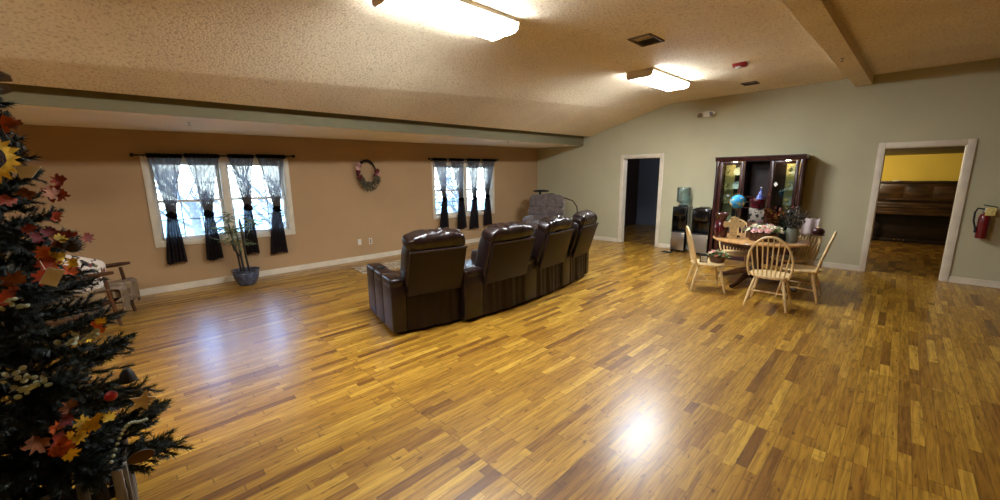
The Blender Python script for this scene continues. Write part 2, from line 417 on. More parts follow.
M['stripe'] = striped('red_white_stripe', (226, 214, 206), (92, 60, 66), 34, 'Y')
M['seatcush'] = mat('taupe_seat_cushion', (150, 128, 96), .85, var=.1, bump=.3)

# ------------------------------------------------------------------ camera
yaw, pit, rol = 0.7958069, 0.1847997, -0.0096294
Fv = Vector((cos(yaw) * cos(pit), sin(yaw) * cos(pit), -sin(pit)))
R0 = Vector((sin(yaw), -cos(yaw), 0)); U0 = R0.cross(Fv)
Rv = R0 * cos(rol) + U0 * sin(rol); Uv = U0 * cos(rol) - R0 * sin(rol)
cd = bpy.data.cameras.new('camera'); cam = bpy.data.objects.new('camera', cd); COL.objects.link(cam)
cd.sensor_width = 36; cd.lens = 36 * .390; cd.clip_start = .02; cd.clip_end = 200
cam.matrix_world = Matrix(((Rv.x, Uv.x, -Fv.x, 0), (Rv.y, Uv.y, -Fv.y, 0), (Rv.z, Uv.z, -Fv.z, 1.6), (0, 0, 0, 1)))
scene.camera = cam

# ------------------------------------------------------------------ room shell
WL, WF = 7.34, 8.71           # brown wall (y), sage wall (x)
XB, YB = -3.8, -6.4           # walls behind the camera
flat = lambda x: 2.94 + .019 * x
sofz = lambda x: 2.265 + .0118 * x
sofy = lambda x: 5.443 + .045 * x

struct('floor', MB().bb(XB - .15, WF + .16, YB - .15, WL + .15, -.12, 0), M['floor'])
# brown wall with two window openings
W1, W2 = (.39, 2.115, .72, 1.875), (5.15, 6.93, .735, 1.885)
def wall_left():
    b = MB(); y0, y1 = WL, WL + .16
    xs = [XB - .15, W1[0], W1[1], W2[0], W2[1], WF + .16]
    for i in range(5):
        if i in (1, 3):
            w = W1 if i == 1 else W2
            b.bb(xs[i], xs[i + 1], y0, y1, 0, w[2]); b.bb(xs[i], xs[i + 1], y0, y1, w[3], 2.9)
        else: b.bb(xs[i], xs[i + 1], y0, y1, 0, 2.9)
    return b
struct('wall_left', wall_left(), M['brown'])
# sage wall with two doorways
D1, D2 = (3.80, 4.68, 2.01), (-.585, .265, 1.995)
def wall_far():
    b = MB(); x0, x1 = WF, WF + .14
    ys = [WL, D1[1], D1[0], D2[1], D2[0], YB - .15]
    for i in range(5):
        if i == 1: b.bb(x0, x1, ys[i + 1], ys[i], D1[2], 3.4)
        elif i == 3: b.bb(x0, x1, ys[i + 1], ys[i], D2[2], 3.4)
        else: b.bb(x0, x1, ys[i + 1], ys[i], 0, 3.4)
    return b
struct('wall_far', wall_far(), M['sage'])
struct('wall_back', MB().bb(XB - .15, XB, YB - .15, WL, 0, 3.4), M['umber'])
struct('wall_right', MB().bb(XB, WF, YB - .15, YB, 0, 3.4), M['umber'])

def ceiling():
    b = MB(); xa, xb = XB - .15, WF + .05
    prof = lambda x: [(YB - .15, flat(x) + .0), (3.5, flat(x)), (3.66, flat(x) - .012), (3.79, flat(x) - .034), (3.92, flat(x) - .066), (4.05, flat(x) - .106), (sofy(x) - .205, 2.40 + .0195 * x)]
    for i in range(len(prof(0)) - 1):
        a, c = prof(xa), prof(xb)
        lo = [(xa, a[i][0], a[i][1]), (xb, c[i][0], c[i][1]), (xb, c[i + 1][0], c[i + 1][1]), (xa, a[i + 1][0], a[i + 1][1])]
        b.hexa([Vector(p) for p in lo], [Vector(p) + Vector((0, 0, .14)) for p in lo])
    return b
struct('ceiling', ceiling(), M['ceil'])
# lowered soffit along the brown wall
def soffit():
    b = MB(); xa, xb = XB - .15, WF + .02
    lo = [(xa, sofy(xa), sofz(xa)), (xb, sofy(xb), sofz(xb)), (xb, WL + .1, sofz(xb) + .02), (xa, WL + .1, sofz(xa))]
    return b.hexa([Vector(p) for p in lo], [Vector((p[0], p[1], 2.46)) for p in lo])
struct('ceiling_soffit', soffit(), M['soffit'])
def fascia():
    xa, xb = XB - .15, WF + .02
    lo = [(xa, sofy(xa) - .014, sofz(xa) - .004), (xb, sofy(xb) - .014, sofz(xb) - .004), (xb, sofy(xb), sofz(xb) - .004), (xa, sofy(xa), sofz(xa) - .004)]
    return MB().hexa([Vector(p) for p in lo], [Vector((p[0], p[1], 2.53 + .0195 * p[0])) for p in lo])
struct('trim_1', fascia(), M['fascia'])
def sky_lid():  # unseen cap added over the gap to keep sky light off the fascia
    xa, xb = XB - .15, WF + .05; ze = lambda x: 2.40 + .0195 * x + .12
    lo = [(xa, sofy(xa) - .30, ze(xa)), (xb, sofy(xb) - .30, ze(xb)), (xb, WL + .2, ze(xb)), (xa, WL + .2, ze(xa))]
    return MB().hexa([Vector(p) for p in lo], [Vector(p) + Vector((0, 0, .3)) for p in lo])
struct('ceiling_sky_lid', sky_lid(), M['ceil'])
# box beam across the ceiling on the right
def beam():
    pts = [(XB, 1.02, .80), (WF, .722, .525)]
    lo = [(XB, pts[0][1], 2.86), (XB, pts[0][2], 2.86), (WF + .02, pts[1][2], 2.975), (WF + .02, pts[1][1], 2.965)]
    return MB().hexa([Vector(p) for p in lo], [Vector((p[0], p[1], 3.2)) for p in lo])
struct('ceiling_beam', beam(), M['ceil'])
# baseboards
def base(y0, y1): return MB().bb(WF - .016, WF, y0, y1, 0, .085, .006)
b = MB()
for y0, y1 in ((4.75, WL), (.335, 3.72), (YB, -.66)): b.bb(WF - .016, WF, y0, y1, 0, .09)
struct('baseboard_far', b, M['trim'])
struct('baseboard_left', MB().bb(XB, WF, WL - .016, WL, 0, .095), M['trim'])

# door casings with jambs
def casing(n, y0, y1, zt, w=.072):
    b = MB()
    for xs in ((WF - .02, WF + .002), (WF + .138, WF + .158)):
        b.bb(xs[0], xs[1], y0 - w, y0 + .01, 0, zt + w, .004); b.bb(xs[0], xs[1], y1 - .01, y1 + w, 0, zt + w, .004)
        b.bb(xs[0], xs[1], y0 + .01, y1 - .01, zt - .01, zt + w, .004)
    b.bb(WF, WF + .14, y0 - .001, y0 + .018, 0, zt); b.bb(WF, WF + .14, y1 - .018, y1 + .001, 0, zt); b.bb(WF, WF + .14, y0, y1, zt - .018, zt + .001)
    struct('door_%d' % n, b, M['trim'])
casing(1, *D1); casing(2, *D2)

# rooms beyond the doorways
xr = WF + .14
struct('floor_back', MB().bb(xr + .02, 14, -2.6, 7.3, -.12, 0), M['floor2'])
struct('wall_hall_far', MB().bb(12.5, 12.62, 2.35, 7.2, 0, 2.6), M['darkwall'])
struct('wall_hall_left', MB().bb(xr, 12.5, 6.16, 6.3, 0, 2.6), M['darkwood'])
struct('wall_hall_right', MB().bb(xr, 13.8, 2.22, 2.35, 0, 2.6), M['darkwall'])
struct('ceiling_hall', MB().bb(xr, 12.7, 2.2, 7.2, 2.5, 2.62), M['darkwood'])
struct('baseboard_hall', MB().bb(12.48, 12.5, 2.35, 6.16, 0, .14), M['darkwall'])
struct('wall_yellow', MB().bb(13.72, 13.86, -2.6, 2.2, 0, 2.6), M['yellow'])
struct('wall_yellow_right', MB().bb(xr, 13.8, -2.6, -2.46, 0, 2.6), M['yellow'])
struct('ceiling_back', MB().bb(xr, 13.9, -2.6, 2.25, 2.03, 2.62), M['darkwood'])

# ------------------------------------------------------------------ windows
def window(n, x0, x1, z0, z1):
    y = WL
    b = MB()   # casing + jamb liner, one frame
    w = .065
    b.bb(x0 - w, x0 + .004, y - .02, y + .01, z0 - w, z1 + w, .004); b.bb(x1 - .004, x1 + w, y - .02, y + .01, z0 - w, z1 + w, .004)
    b.bb(x0, x1, y - .02, y + .01, z1 - .004, z1 + w, .004); b.bb(x0, x1, y - .026, y + .01, z0 - w, z0 + .004, .004)
    for xx in ((x0 - .002, x0 + .02), (x1 - .02, x1 + .002)): b.bb(xx[0], xx[1], y, y + .16, z0, z1)
    b.bb(x0, x1, y, y + .16, z1 - .02, z1 + .002); b.bb(x0, x1, y - .004, y + .16, z0 - .002, z0 + .022)
    xm = (x0 + x1) / 2
    b.bb(xm - .045, xm + .045, y - .012, y + .14, z0, z1, .004)
    fr = struct('window_%d' % n, b, M['trim'])
    for a, c in ((x0 + .02, xm - .045), (xm + .045, x1 - .02)):
        zm = (z0 + z1) / 2
        for k, (za, zb, yo) in enumerate(((z0 + .02, zm + .02, .05), (zm - .02, z1 - .02, .085))):
            s = MB(); t = .038
            s.bb(a, a + t, y + yo, y + yo + .032, za, zb, .004); s.bb(c - t, c, y + yo, y + yo + .032, za, zb, .004)
            s.bb(a + t, c - t, y + yo, y + yo + .032, za, za + t, .004); s.bb(a + t, c - t, y + yo, y + yo + .032, zb - t, zb, .004)
            so = s.build('window_sash', M['vinyl'], fr)
            m = MB()
            for i in (1, 2): xx = a + t + (c - a - 2 * t) * i / 3; m.bb(xx - .007, xx + .007, y + yo + .012, y + yo + .02, za + t, zb - t)
            zz = (za + zb) / 2; m.bb(a + t, c - t, y + yo + .012, y + yo + .02, zz - .007, zz + .007)
            m.build('muntin', M['muntin'], so)
            MB().bb(a + t - .003, c - t + .003, y + yo + .014, y + yo + .018, za + t - .003, zb - t + .003).build('pane', M['pane'], so)
    return fr
window(1, *W1); window(2, *W2)

# ------------------------------------------------------------------ curtains
def rod(x0, x1, z0, z1, label):
    y = WL - .085; c = Vector(((x0 + x1) / 2, y, (z0 + z1) / 2))
    t = thing('curtain_rod', label, 'curtain rod', c, 0, 'curtain rods')
    p0, p1 = Vector((x0, y, z0)) - c, Vector((x1, y, z1)) - c
    MB().cyl(p0, p1, .011, n=12).build('pole', M['iron'], t)
    for p, d in ((p0, -1), (p1, 1)):
        MB().lathe([(0, -.03), (.012, -.03), (.014, -.012), (.009, -.008), (.02, .0), (.027, .012), (.027, .026), (.016, .04), (0, .045)], p + Vector((d * .02, 0, 0)), 16,
                   rot=Euler((0, d * pi / 2, 0))).build('finial', M['iron'], t)
        q = p + Vector((-d * .08, 0, 0))
        MB().cyl(q + Vector((0, 0, -.012)), q + Vector((0, .07, -.012)), .007).box(q + Vector((0, .076, -.012)), (.03, .012, .06), None, .004).build('bracket', M['iron'], t)
rod(.285, 2.215, 1.937, 1.978, 'black curtain rod with ball finials over the nearer window by the potted bamboo')
rod(5.02, 7.0, 2.005, 2.03, 'black curtain rod with finials over the farther window behind the leather recliners')

def curtain(xa, xb, zt, xk, zk, xc0, xc1, zb, label, seed):
    r = random.Random(seed); c = Vector(((xa + xb) / 2, WL - .085, zt))
    t = thing('sheer_curtain', label, 'curtain', c, 0, 'knotted sheer curtains')
    xm, w0 = (xa + xb) / 2, xb - xa; wb = xc1 - xc0; xmb = (xc0 + xc1) / 2
    ph = r.uniform(0, 6); nf = 6
    y0 = WL - .085
    def prof(z):
        if z > zk:                       # hanging part narrows to the knot
            f = (zt - z) / (zt - zk); g = f ** .85; s = 1 - g
            w = w0 * s + .085 * (1 - s); cx = xm * s + xk * (1 - s); d = .010 + .012 * f
        else:
            f = (zk - z) / (zk - zb); s = f ** .62
            w = .085 + (wb - .085) * s; cx = xk * (1 - s) + xmb * s; d = .03 + .012 * s
        return w, cx, d
    ztop = zt - .03
    def hang(u, v):
        z = ztop + (zk - ztop) * v; w, cx, d = prof(z)
        a = 2 * pi * nf * u + ph
        x = cx + w * (u - .5) + .012 * sin(a * 2 + seed) * v * v
        return Vector((x, y0 + d * sin(a) + .006 * sin(3 * v + 5 * u), z)) - c
    MB().grid(hang, 84, 22).build('panel', M['curtain'], t, 80)
    def skirt(u, v):
        z = zk - .02 + (zb - zk + .02) * v; w, cx, d = prof(z)
        a = 2 * pi * 5 * u + ph
        x = cx + w * (u - .5) + (.014 * sin(a * 2)) * (.4 + .6 * v)
        return Vector((x, y0 + d * sin(a), z - .012 * sin(6 * u + ph) * v)) - c
    MB().grid(skirt, 84, 16).build('tail', M['curtain_shaded'], t, 80)
    k = MB()
    k.sq(Vector((xk, y0 - .005, zk)) - c, (.115, .09, .11), .8, .8, 24, 14, Euler((0, .4, 0)), .022, 18, seed)
    k.tube([Vector((xk - .055, y0 - .03, zk + .03)) - c, Vector((xk, y0 - .056, zk)) - c, Vector((xk + .055, y0 - .03, zk - .03)) - c], [.014, .024, .014], 8)
    k.build('knot', M['curtain_d'], t)
    def head(u, v):
        a = 2 * pi * nf * 2 * u + ph
        s = -1 if v < .5 else 1; vv = (v if v < .5 else 1 - v) * 2
        return Vector((xa + w0 * u, y0 + s * (.017 + .004 * sin(a)), zt + .022 - .060 * (1 - vv) + .004 * sin(a * .7))) - c
    MB().grid(head, 60, 10).build('header', M['curtain_d'], t, 80)

P = 'charcoal sheer curtain knotted at mid height, '
curtain(.385, .775, 1.945, .557, 1.113, .42, .64, .42, P + 'leftmost of four on the nearer window', 1)
curtain(.79, 1.215, 1.957, .985, 1.10, .885, 1.085, .40, P + 'second from left on the nearer window', 2)
curtain(1.315, 1.665, 1.966, 1.50, 1.16, 1.40, 1.585, .42, P + 'behind the bamboo plant on the nearer window', 3)
curtain(1.70, 2.115, 1.975, 1.915, 1.115, 1.755, 2.01, .375, P + 'rightmost on the nearer window', 4)
curtain(5.08, 5.45, 2.008, 5.36, 1.125, 5.2, 5.43, .43, P + 'leftmost of four on the farther window', 5)
curtain(5.53, 5.94, 2.013, 5.84, 1.10, 5.71, 5.96, .40, P + 'second from left on the farther window', 6)
curtain(6.05, 6.46, 2.02, 6.27, 1.11, 6.11, 6.37, .37, P + 'third from left on the farther window', 7)
curtain(6.53, 6.99, 2.026, 6.68, 1.14, 6.57, 6.82, .415, P + 'rightmost on the farther window', 8)

# ------------------------------------------------------------------ outdoors
struct('ground', MB().bb(-14, 26, WL + .2, 40, -.9, -.6), M['ext'])
M['twig'] = mat('winter_twig', (150, 144, 140), .9, var=.2)
M['shrub'] = mat('outdoor_shrub', (110, 122, 82), .8, var=.3, vscale=9)
def branchy(mb, p, d, L, r, depth, rn):
    q = p + d * L
    mb.tube([p, (p + q) / 2 + Vector((rn.uniform(-.05, .05) * L, rn.uniform(-.05, .05) * L, 0)), q], [r, r * .8, r * .6], 5, False)
    if depth == 0: return
    for k in range(4 if depth > 1 else 5):
        ax = Vector((rn.uniform(-1, 1), rn.uniform(-1, 1), rn.uniform(-.2, .9))).normalized()
        st = p + d * L * rn.uniform(.45, 1.0)
        branchy(mb, st, (d * .6 + ax * .9).normalized(), L * rn.uniform(.5, .75), r * .5, depth - 1, rn)
for i, (x, y, h, lab) in enumerate([(-.3, 11.5, 1.6, 'bare winter tree seen through left pane of the nearer window'), (1.4, 12.6, 1.7, 'bare winter tree seen through middle of the nearer window'),
                                    (3.0, 11.8, 1.5, 'bare winter tree seen at right edge of the nearer window'), (8.2, 12.0, 1.6, 'bare winter tree seen through left half of the farther window'),
                                    (10.2, 12.8, 1.7, 'bare winter tree seen through right half of the farther window')]):
    rn = random.Random(30 + i); t = thing('bare_tree', lab, 'tree', (x, y, -.6), 0, 'bare trees outside the windows')
    MB().tube([(0, 0, 0), (.05, .02, h * .5), (0, 0, h)], [.13, .11, .09], 8).build('trunk', M['twig'], t)
    mb = MB()
    for k in range(7):
        a = rn.uniform(0, 6.28); branchy(mb, Vector((0, 0, h * rn.uniform(.35, 1))), Vector((cos(a), sin(a), rn.uniform(.4, 1.3))).normalized(), rn.uniform(.8, 1.3), .045, 3, rn)
    mb.build('branches', M['twig'], t)
sb = MB(); rn = random.Random(5)
for k in range(2200):
    x = rn.uniform(-3, 16); y = 10.6 + rn.uniform(0, 1.8); z = -.6 + abs(rn.gauss(0, .55)) * (1 if (x < 4.5) else 1.5)
    a = rn.uniform(0, 6.28); l = .12; d = Vector((cos(a), sin(a), rn.uniform(-.4, .6))) * l; e = Vector((-sin(a), cos(a), .3)) * .04; p = Vector((x, y, z))
    sb.quad(p, p + d * .5 + e, p + d, p + d * .5 - e)
tag(sb.build('hedge', M['shrub'], normals=False), 'low pale green undergrowth outside behind the windows', 'hedge', kind='stuff')

# ------------------------------------------------------------------ ceiling fittings
def wrap_light(x0, x1, y0, y1, label, dm='diff'):
    zc = flat((x0 + x1) / 2); cx, cy = (x0 + x1) / 2, (y0 + y1) / 2; lx, ly = x1 - x0, y1 - y0
    t = thing('fluorescent_light', label, 'ceiling light', (cx, cy, zc), 0, 'wraparound ceiling lights')
    tilt = .019
    def zz(x): return tilt * x
    b = MB(); b.box((0, 0, -.016), (lx + .03, ly + .02, .034), Euler((0, -tilt, 0)), .004); b.build('housing', M['fixture'], t)
    prof = [(-.5, -.034), (-.48, -.075), (-.40, -.098), (-.2, -.104), (0, -.098), (.2, -.104), (.40, -.098), (.48, -.075), (.5, -.034)]
    d = MB()
    d.grid(lambda u, v: (lambda p: Vector((-lx / 2 + lx * v, p[0] * ly, p[1] + zz(-lx / 2 + lx * v))))(prof[round(u * 8)]), 8, 6)
    d.build('diffuser', M[dm], t, 60)
    for s in (-1, 1):
        x = s * lx / 2; e = MB()
        poly = [(.52 * ly, -.028), (-.52 * ly, -.028)] + [(p[0] * ly * 1.05, p[1] - .006) for p in prof] 
        Mx = Matrix.Translation((x - (.008 if s < 0 else 0), 0, zz(x))) @ Matrix(((0, 0, 1, 0), (1, 0, 0, 0), (0, 1, 0, 0), (0, 0, 0, 1)))
        e.prism(poly, .008, Mx); e.build('end_cap', M['fixture'], t)
wrap_light(1.60, 2.80, 2.60, 2.98, 'lit fluorescent fixture nearest the camera, at top edge of the photo')
wrap_light(-2.3, -1.07, 2.60, 2.98, 'lit fluorescent fixture beyond left edge of the photo, in line with the others', 'diff_b')
wrap_light(5.46, 6.74, 2.57, 2.95, 'lit fluorescent fixture farther off, between the vent and the sage wall')

def vent(x, y, lx, ly, label):
    t = thing('air_vent', label, 'vent', (x, y, flat(x)), 0, 'ceiling air vents')
    b = MB(); w = .025
    b.bb(-lx / 2, lx / 2, -ly / 2, -ly / 2 + w, -.012, .004); b.bb(-lx / 2, lx / 2, ly / 2 - w, ly / 2, -.012, .004)
    b.bb(-lx / 2, -lx / 2 + w, -ly / 2, ly / 2, -.012, .004); b.bb(lx / 2 - w, lx / 2, -ly / 2, ly / 2, -.012, .004)
    b.build('frame', M['vent'], t)
    for i in range(7):
        y0 = -ly / 2 + w + (ly - 2 * w) * (i + .5) / 7
        MB().box((0, y0, -.004), (lx - 2 * w, .016, .003), Euler((.7, 0, 0))).build('louver', M['vent'], t)
    MB().bb(-lx / 2 + .01, lx / 2 - .01, -ly / 2 + .01, ly / 2 - .01, .0, .006).build('backing', M['blackm'], t)
vent(4.26, 2.10, .34, .25, 'square bronze ceiling vent nearest the camera, left of the farther light')
vent(7.75, 1.97, .24, .22, 'small bronze ceiling vent close to the sage wall')

x, y = 6.18, 1.71
t = thing('fire_alarm_strobe', 'red fire alarm strobe on the ceiling right of the farther light', 'fire alarm', (x, y, flat(x)))
MB().box((0, 0, -.02), (.12, .16, .04), None, .008).build('housing', M['red'], t)
MB().box((0, .02, -.05), (.06, .07, .03), None, .01).build('strobe_lens', M['cream_pl'], t)
MB().box((0, -.045, -.045), (.09, .04, .012), None, .004).build('horn', M['red'], t)

t = thing('emergency_light', 'white two-headed emergency light high on the sage wall', 'emergency light', (WF, 2.91, 2.80))
MB().box((-.035, 0, 0), (.07, .22, .10), None, .012).build('housing', M['cream_pl'], t)
for s in (-1, 1):
    h = MB(); h.lathe([(0, 0), (.035, 0), (.05, .05), (.055, .075), (.05, .08)], (-.06, s * .14, .0), 18, rot=Euler((0, -pi / 2 - .3, s * .5))); ho = h.build('lamp_head', M['cream_pl'], t)
    MB().lathe([(0, .07), (.048, .07)], (-.06, s * .14, .0), 18, rot=Euler((0, -pi / 2 - .3, s * .5))).build('lens', M['steel'], ho)

def sprinkler(x, y, z, label):
    t = thing('sprinkler_head', label, 'sprinkler', (x, y, z), 0, 'ceiling sprinklers'); t.scale = (.7, .7, .6)
    MB().lathe([(0, 0), (.032, 0), (.032, -.004), (.02, -.009), (0, -.009)], n=18).build('escutcheon', M['steel'], t)
    MB().cyl((0, 0, -.008), (0, 0, -.03), .008).tube([(-.012, 0, -.028), (-.014, 0, -.045), (0, 0, -.058)], .003, 6).tube([(.012, 0, -.028), (.014, 0, -.045), (0, 0, -.058)], .003, 6).build('frame_arms', M['steel_d'], t)
    MB().lathe([(0, -.058), (.022, -.058), (.024, -.061), (0, -.062)], n=16).build('deflector', M['vent'], t)
sprinkler(.755, 6.02, sofz(.755), 'small sprinkler under the lowered soffit above the nearer window')
sprinkler(6.1, 5.96, sofz(6.1), 'small sprinkler under the lowered soffit above the farther window')
sprinkler(6.37, .682, 2.945, 'small dark sprinkler under the ceiling beam on the right')

# ceiling fan, only two blade tips reach into view
fx, fy = -.93, 4.63; zc = flat(fx) - .307 * (fy - 3.79)
t = thing('ceiling_fan', 'brown ceiling fan whose blade tips show at left edge', 'ceiling fan', (fx, fy, 2.30))
MB().cyl((0, 0, .08), (0, 0, zc - 2.30), .014).build('downrod', M['vent'], t)
MB().lathe([(0, zc - 2.30 + .02), (.07, zc - 2.30 + .02), (.065, zc - 2.30 - .05), (.02, zc - 2.30 - .08), (0, zc - 2.30 - .08)]).build('canopy', M['vent'], t)
MB().lathe([(0, -.07), (.07, -.07), (.1, -.03), (.1, .05), (.05, .09), (0, .09)]).build('motor_housing', M['vent'], t)
FP = -.5
for k in range(5):
    a = radians(-30 + 72 * k); b = MB()
    poly = [(.14, -.045), (.5, -.062), (.60, -.05), (.625, 0), (.60, .05), (.5, .062), (.14, .045)]
    b.prism(poly, .008, Matrix.Rotation(a, 4, 'Z') @ Matrix.Rotation(FP, 4, 'X')); bo = b.build('fan_blade', M['fan'], t)
    MB().box(Matrix.Rotation(a, 3, 'Z') @ Vector((.12, 0, .0)), (.12, .03, .012), Euler((0, 0, a)), .003).build('blade_iron', M['vent'], bo)

# ------------------------------------------------------------------ wall items on the brown wall
t = thing('wreath', 'dark twig wreath with red flowers hanging on the brown wall', 'wreath', (3.57, WL - .03, 1.70))
rn = random.Random(3); b = MB()
for k in range(9):
    ph = rn.uniform(0, 6.28); pts = []
    for i in range(33):
        a = 2 * pi * i / 32; rr = 1 + .09 * sin(5 * a + ph); pts.append((.185 * rr * cos(a) + .008 * sin(9 * a + ph), .02 * sin(7 * a + ph), .235 * rr * sin(a)))
    b.tube(pts, .0075, 5, False)
b.build('twig_ring', M['bark'], t)
def blossom(mb, c, r, n=5, rn=rn, nrm=Vector((0, -1, 0))):
    ax = nrm.orthogonal().normalized(); ay = nrm.cross(ax)
    for ring, (rr, tz, m) in enumerate(((1, .15, n), (.62, .35, n))):
        for k in range(m):
            a = 2 * pi * (k + .5 * ring) / m; d = ax * cos(a) + ay * sin(a); s = d.cross(nrm)
            c0 = c + nrm * r * tz * .2
            mb.quad(c0, c0 + d * r * rr * .55 + s * r * rr * .42 + nrm * r * tz, c0 + d * r * rr + nrm * r * tz * 1.3, c0 + d * r * rr * .55 - s * r * rr * .42 + nrm * r * tz)
    return mb
def leafquad(mb, p, d, n, l, w):
    s = d.cross(n).normalized() * w
    mb.quad(p, p + d * l * .45 + s + n * w * .2, p + d * l, p + d * l * .45 - s + n * w * .2)
for k in range(9):
    a = rn.uniform(2.5, 3.7) if k < 6 else rn.uniform(-.4, .3); rr = rn.uniform(.15, .22); b = MB()
    blossom(b, Vector((rr * cos(a), -.03 - rn.uniform(0, .03), .21 * sin(a) * rr / .185 + .01)), rn.uniform(.045, .06)); b.build('red_flower' if k % 4 else 'pink_flower', M['leaf_d'] if k % 4 else M['pink'], t, normals=False)
b = MB()
for k in range(170):
    a = rn.uniform(3.3, 6.1); rr = rn.uniform(.12, .25); p = Vector((rr * .8 * cos(a), -.02 - rn.uniform(0, .04), .26 * sin(a) * rr / .22))
    leafquad(b, p, Vector((cos(a) + rn.uniform(-.6, .6), -.2, sin(a) * 1.2 + rn.uniform(-.4, .4))).normalized(), Vector((0, -1, 0)), rn.uniform(.05, .1), .012)
b.build('greenery', M['olive'], t, normals=False)

for i, (x, z) in enumerate(((3.325, .372), (3.554, .364))):
    t = thing('outlet', ('white wall outlet plate, left of the two below the wreath', 'beige wall jack plate, right of the two below the wreath')[i], 'outlet', (x, WL, z), 0)
    MB().box((0, -.004, 0), (.072, .008, .118), None, .003).build('plate', M['cream_pl'] if i == 0 else M['trim'], t)
    for s in (-1, 1):
        MB().box((0, -.009, s * .021), (.03, .006, .028), None, .006).build('socket' if i == 0 else 'jack', M['white'] if i == 0 else M['blackm'], t)

# ------------------------------------------------------------------ potted bamboo-like plant
t = thing('potted_plant', 'slim bamboo plant in blue glazed pot below the nearer window', 'plant', (1.30, 6.94, 0))
MB().lathe([(0, 0), (.105, 0), (.125, .02), (.165, .12), (.178, .19), (.172, .205), (.19, .225), (.19, .24), (.172, .24), (.155, .20), (.14, .17), (0, .17)], n=32).build('pot', M['pot'], t)
MB().lathe([(0, .19), (.152, .188)], n=24).build('soil', M['soil'], t)
rn = random.Random(11); tips = []
for k in range(5):
    a = 2 * pi * k / 5 + .4; x, y = .06 * cos(a), .06 * sin(a); hx, hy, h = -.05 + x * 1.5 + rn.uniform(-.03, .03), y * 1.4, (1.02, .86, .95, .72, 1.0)[k]
    pts = [Vector((x, y, .17)), Vector((x * .9 - .02, y, .45)), Vector((hx, hy, h * .8)), Vector((hx - .02, hy, h))]
    co = MB().tube(pts, [.015, .014, .013, .010], 8).build('cane', M['cane'], t); f = MB()
    for j in range(5):
        p0 = pts[2].lerp(pts[3], rn.uniform(-.15, 1)); aa = rn.uniform(0, 6.28); l = rn.uniform(.16, .34)
        d = Vector((cos(aa), sin(aa) * .8, rn.uniform(.1, 1.0))).normalized()
        st = [p0 + d * l * s + Vector((0, 0, -.22 * l * s * s)) for s in (0, .33, .66, 1)]
        f.tube(st, [.004, .0035, .003, .002], 5)
        for q in range(6):
            pp = st[1].lerp(st[3], q / 5); ab = rn.uniform(0, 6.28)
            dd = (d * .5 + Vector((cos(ab), sin(ab), rn.uniform(-1.1, .3)))).normalized()
            leafquad(f, pp, dd, Vector((rn.uniform(-.3, .3), -1, rn.uniform(-.2, .6))).normalized(), rn.uniform(.10, .18), .008)
    f.build('leaves', M['leaf'], co, normals=False)

# ------------------------------------------------------------------ leather recliners
def recliner(name, label, loc, rz, lw, sw, rw, seed, lean=.14):
    t = thing(name, label, 'recliner', loc, rz, 'leather recliners in a curved row')
    LM, BM_ = M['leather'], M['leather_back']
    D = .93
    def arm(x0, x1, first):
        b = MB()
        for i in range(3):
            y0 = D * i / 3; y1 = D * (i + 1) / 3
            b.bb(x0, x1, y0 - .002, y1 + .004, .035, .56, .022, 3)
        ao = b.build('arm', LM, t)
        c = MB(); xm = (x0 + x1) / 2
        for i in range(3):
            c.sq((xm, D * (i + .5) / 3, .555), (x1 - x0 + .012, D / 3 + .012, .11), .45, .3, 32, 12, None, .003, 14, seed + i)
        c.build('arm_pad', LM, ao)
        if first:
            MB().lathe([(.045, .0), (.05, .012), (.043, .016), (.038, .006), (.036, -.02), (0, -.02)], (xm, D * .62, .605), 20).build('cup_holder', M['blackm'], ao)
    arm(0, lw, True)
    if rw: arm(lw + sw, lw + sw + rw, False)
    x0, x1 = lw, lw + sw; xm = (x0 + x1) / 2
    MB().bb(x0 + .004, x1 - .004, .05, D - .04, .04, .36, .02).build('base', LM, t)
    MB().sq((xm, .58, .41), (sw - .01, .64, .18), .4, .3, 32, 14, None, .006, 9, seed).build('seat', LM, t)
    MB().sq((xm, D - .03, .24), (sw - .03, .09, .36), .4, .35, 28, 14, None, .004, 9, seed).build('footrest', LM, t)
    # cloth-like lower rear with soft vertical folds
    def sk(u, v):
        return Vector((x0 + .004 + (sw - .008) * u, .012 + .012 * sin(14 * u + seed) * (.3 + .7 * v) * sin(pi * u) - .02 * v * sin(pi * u) + .004 * sin(37 * u + 2 * seed), .035 + .45 * (1 - v)))
    b = MB().grid(sk, 40, 10); b.bb(x0 + .01, x1 - .01, .03, .06, .04, .47); b.build('rear_skirt', BM_, t, 60)
    # backrest tilted to the rear
    ry = Euler((math.atan2(lean, .46), 0, 0))
    def at(yl, zl): return Vector((0, yl, zl))
    org = Vector((xm, -.005, .44)); Rm = ry.to_matrix()
    P_ = lambda x, y, z: org + Rm @ Vector((x, y, z))
    b = MB(); b.box(P_(0, -.03, .23), (sw + .0, .03, .49), ry, .010, 3); bo = b.build('back_panel', BM_, t)
    b = MB(); b.tube([P_(-sw / 2 - .004, -.036, .475), P_(0, -.036, .475), P_(sw / 2 + .004, -.036, .475)], .013, 8); b.build('top_lip', LM, bo)
    b = MB(); b.sq(P_(0, .11, .20), (sw - .005, .24, .60), .45, .3, 36, 18, ry, .010, 7, seed); co = b.build('back_cushion', LM, t)
    b = MB(); b.sq(P_(0, .085, .525), (sw + .02, .22, .24), .75, .38, 84, 32, ry, .026, 14, seed + 5, (1.6, .45, .55)); b.build('headrest', M['leather_c'], t)
    for s in (-1, 1):
        MB().sq(P_(s * (sw / 2 - .03), .10, .27), (.09, .22, .5), .6, .5, 20, 14, ry, .006, 9, seed + s).build('back_wing', LM, t)
recliner('leather_recliner', 'dark brown leather recliner at left end of the row, cup holder in outer arm', (1.846, 3.445, 0), radians(-11.5), .155, .615, 0, 1)
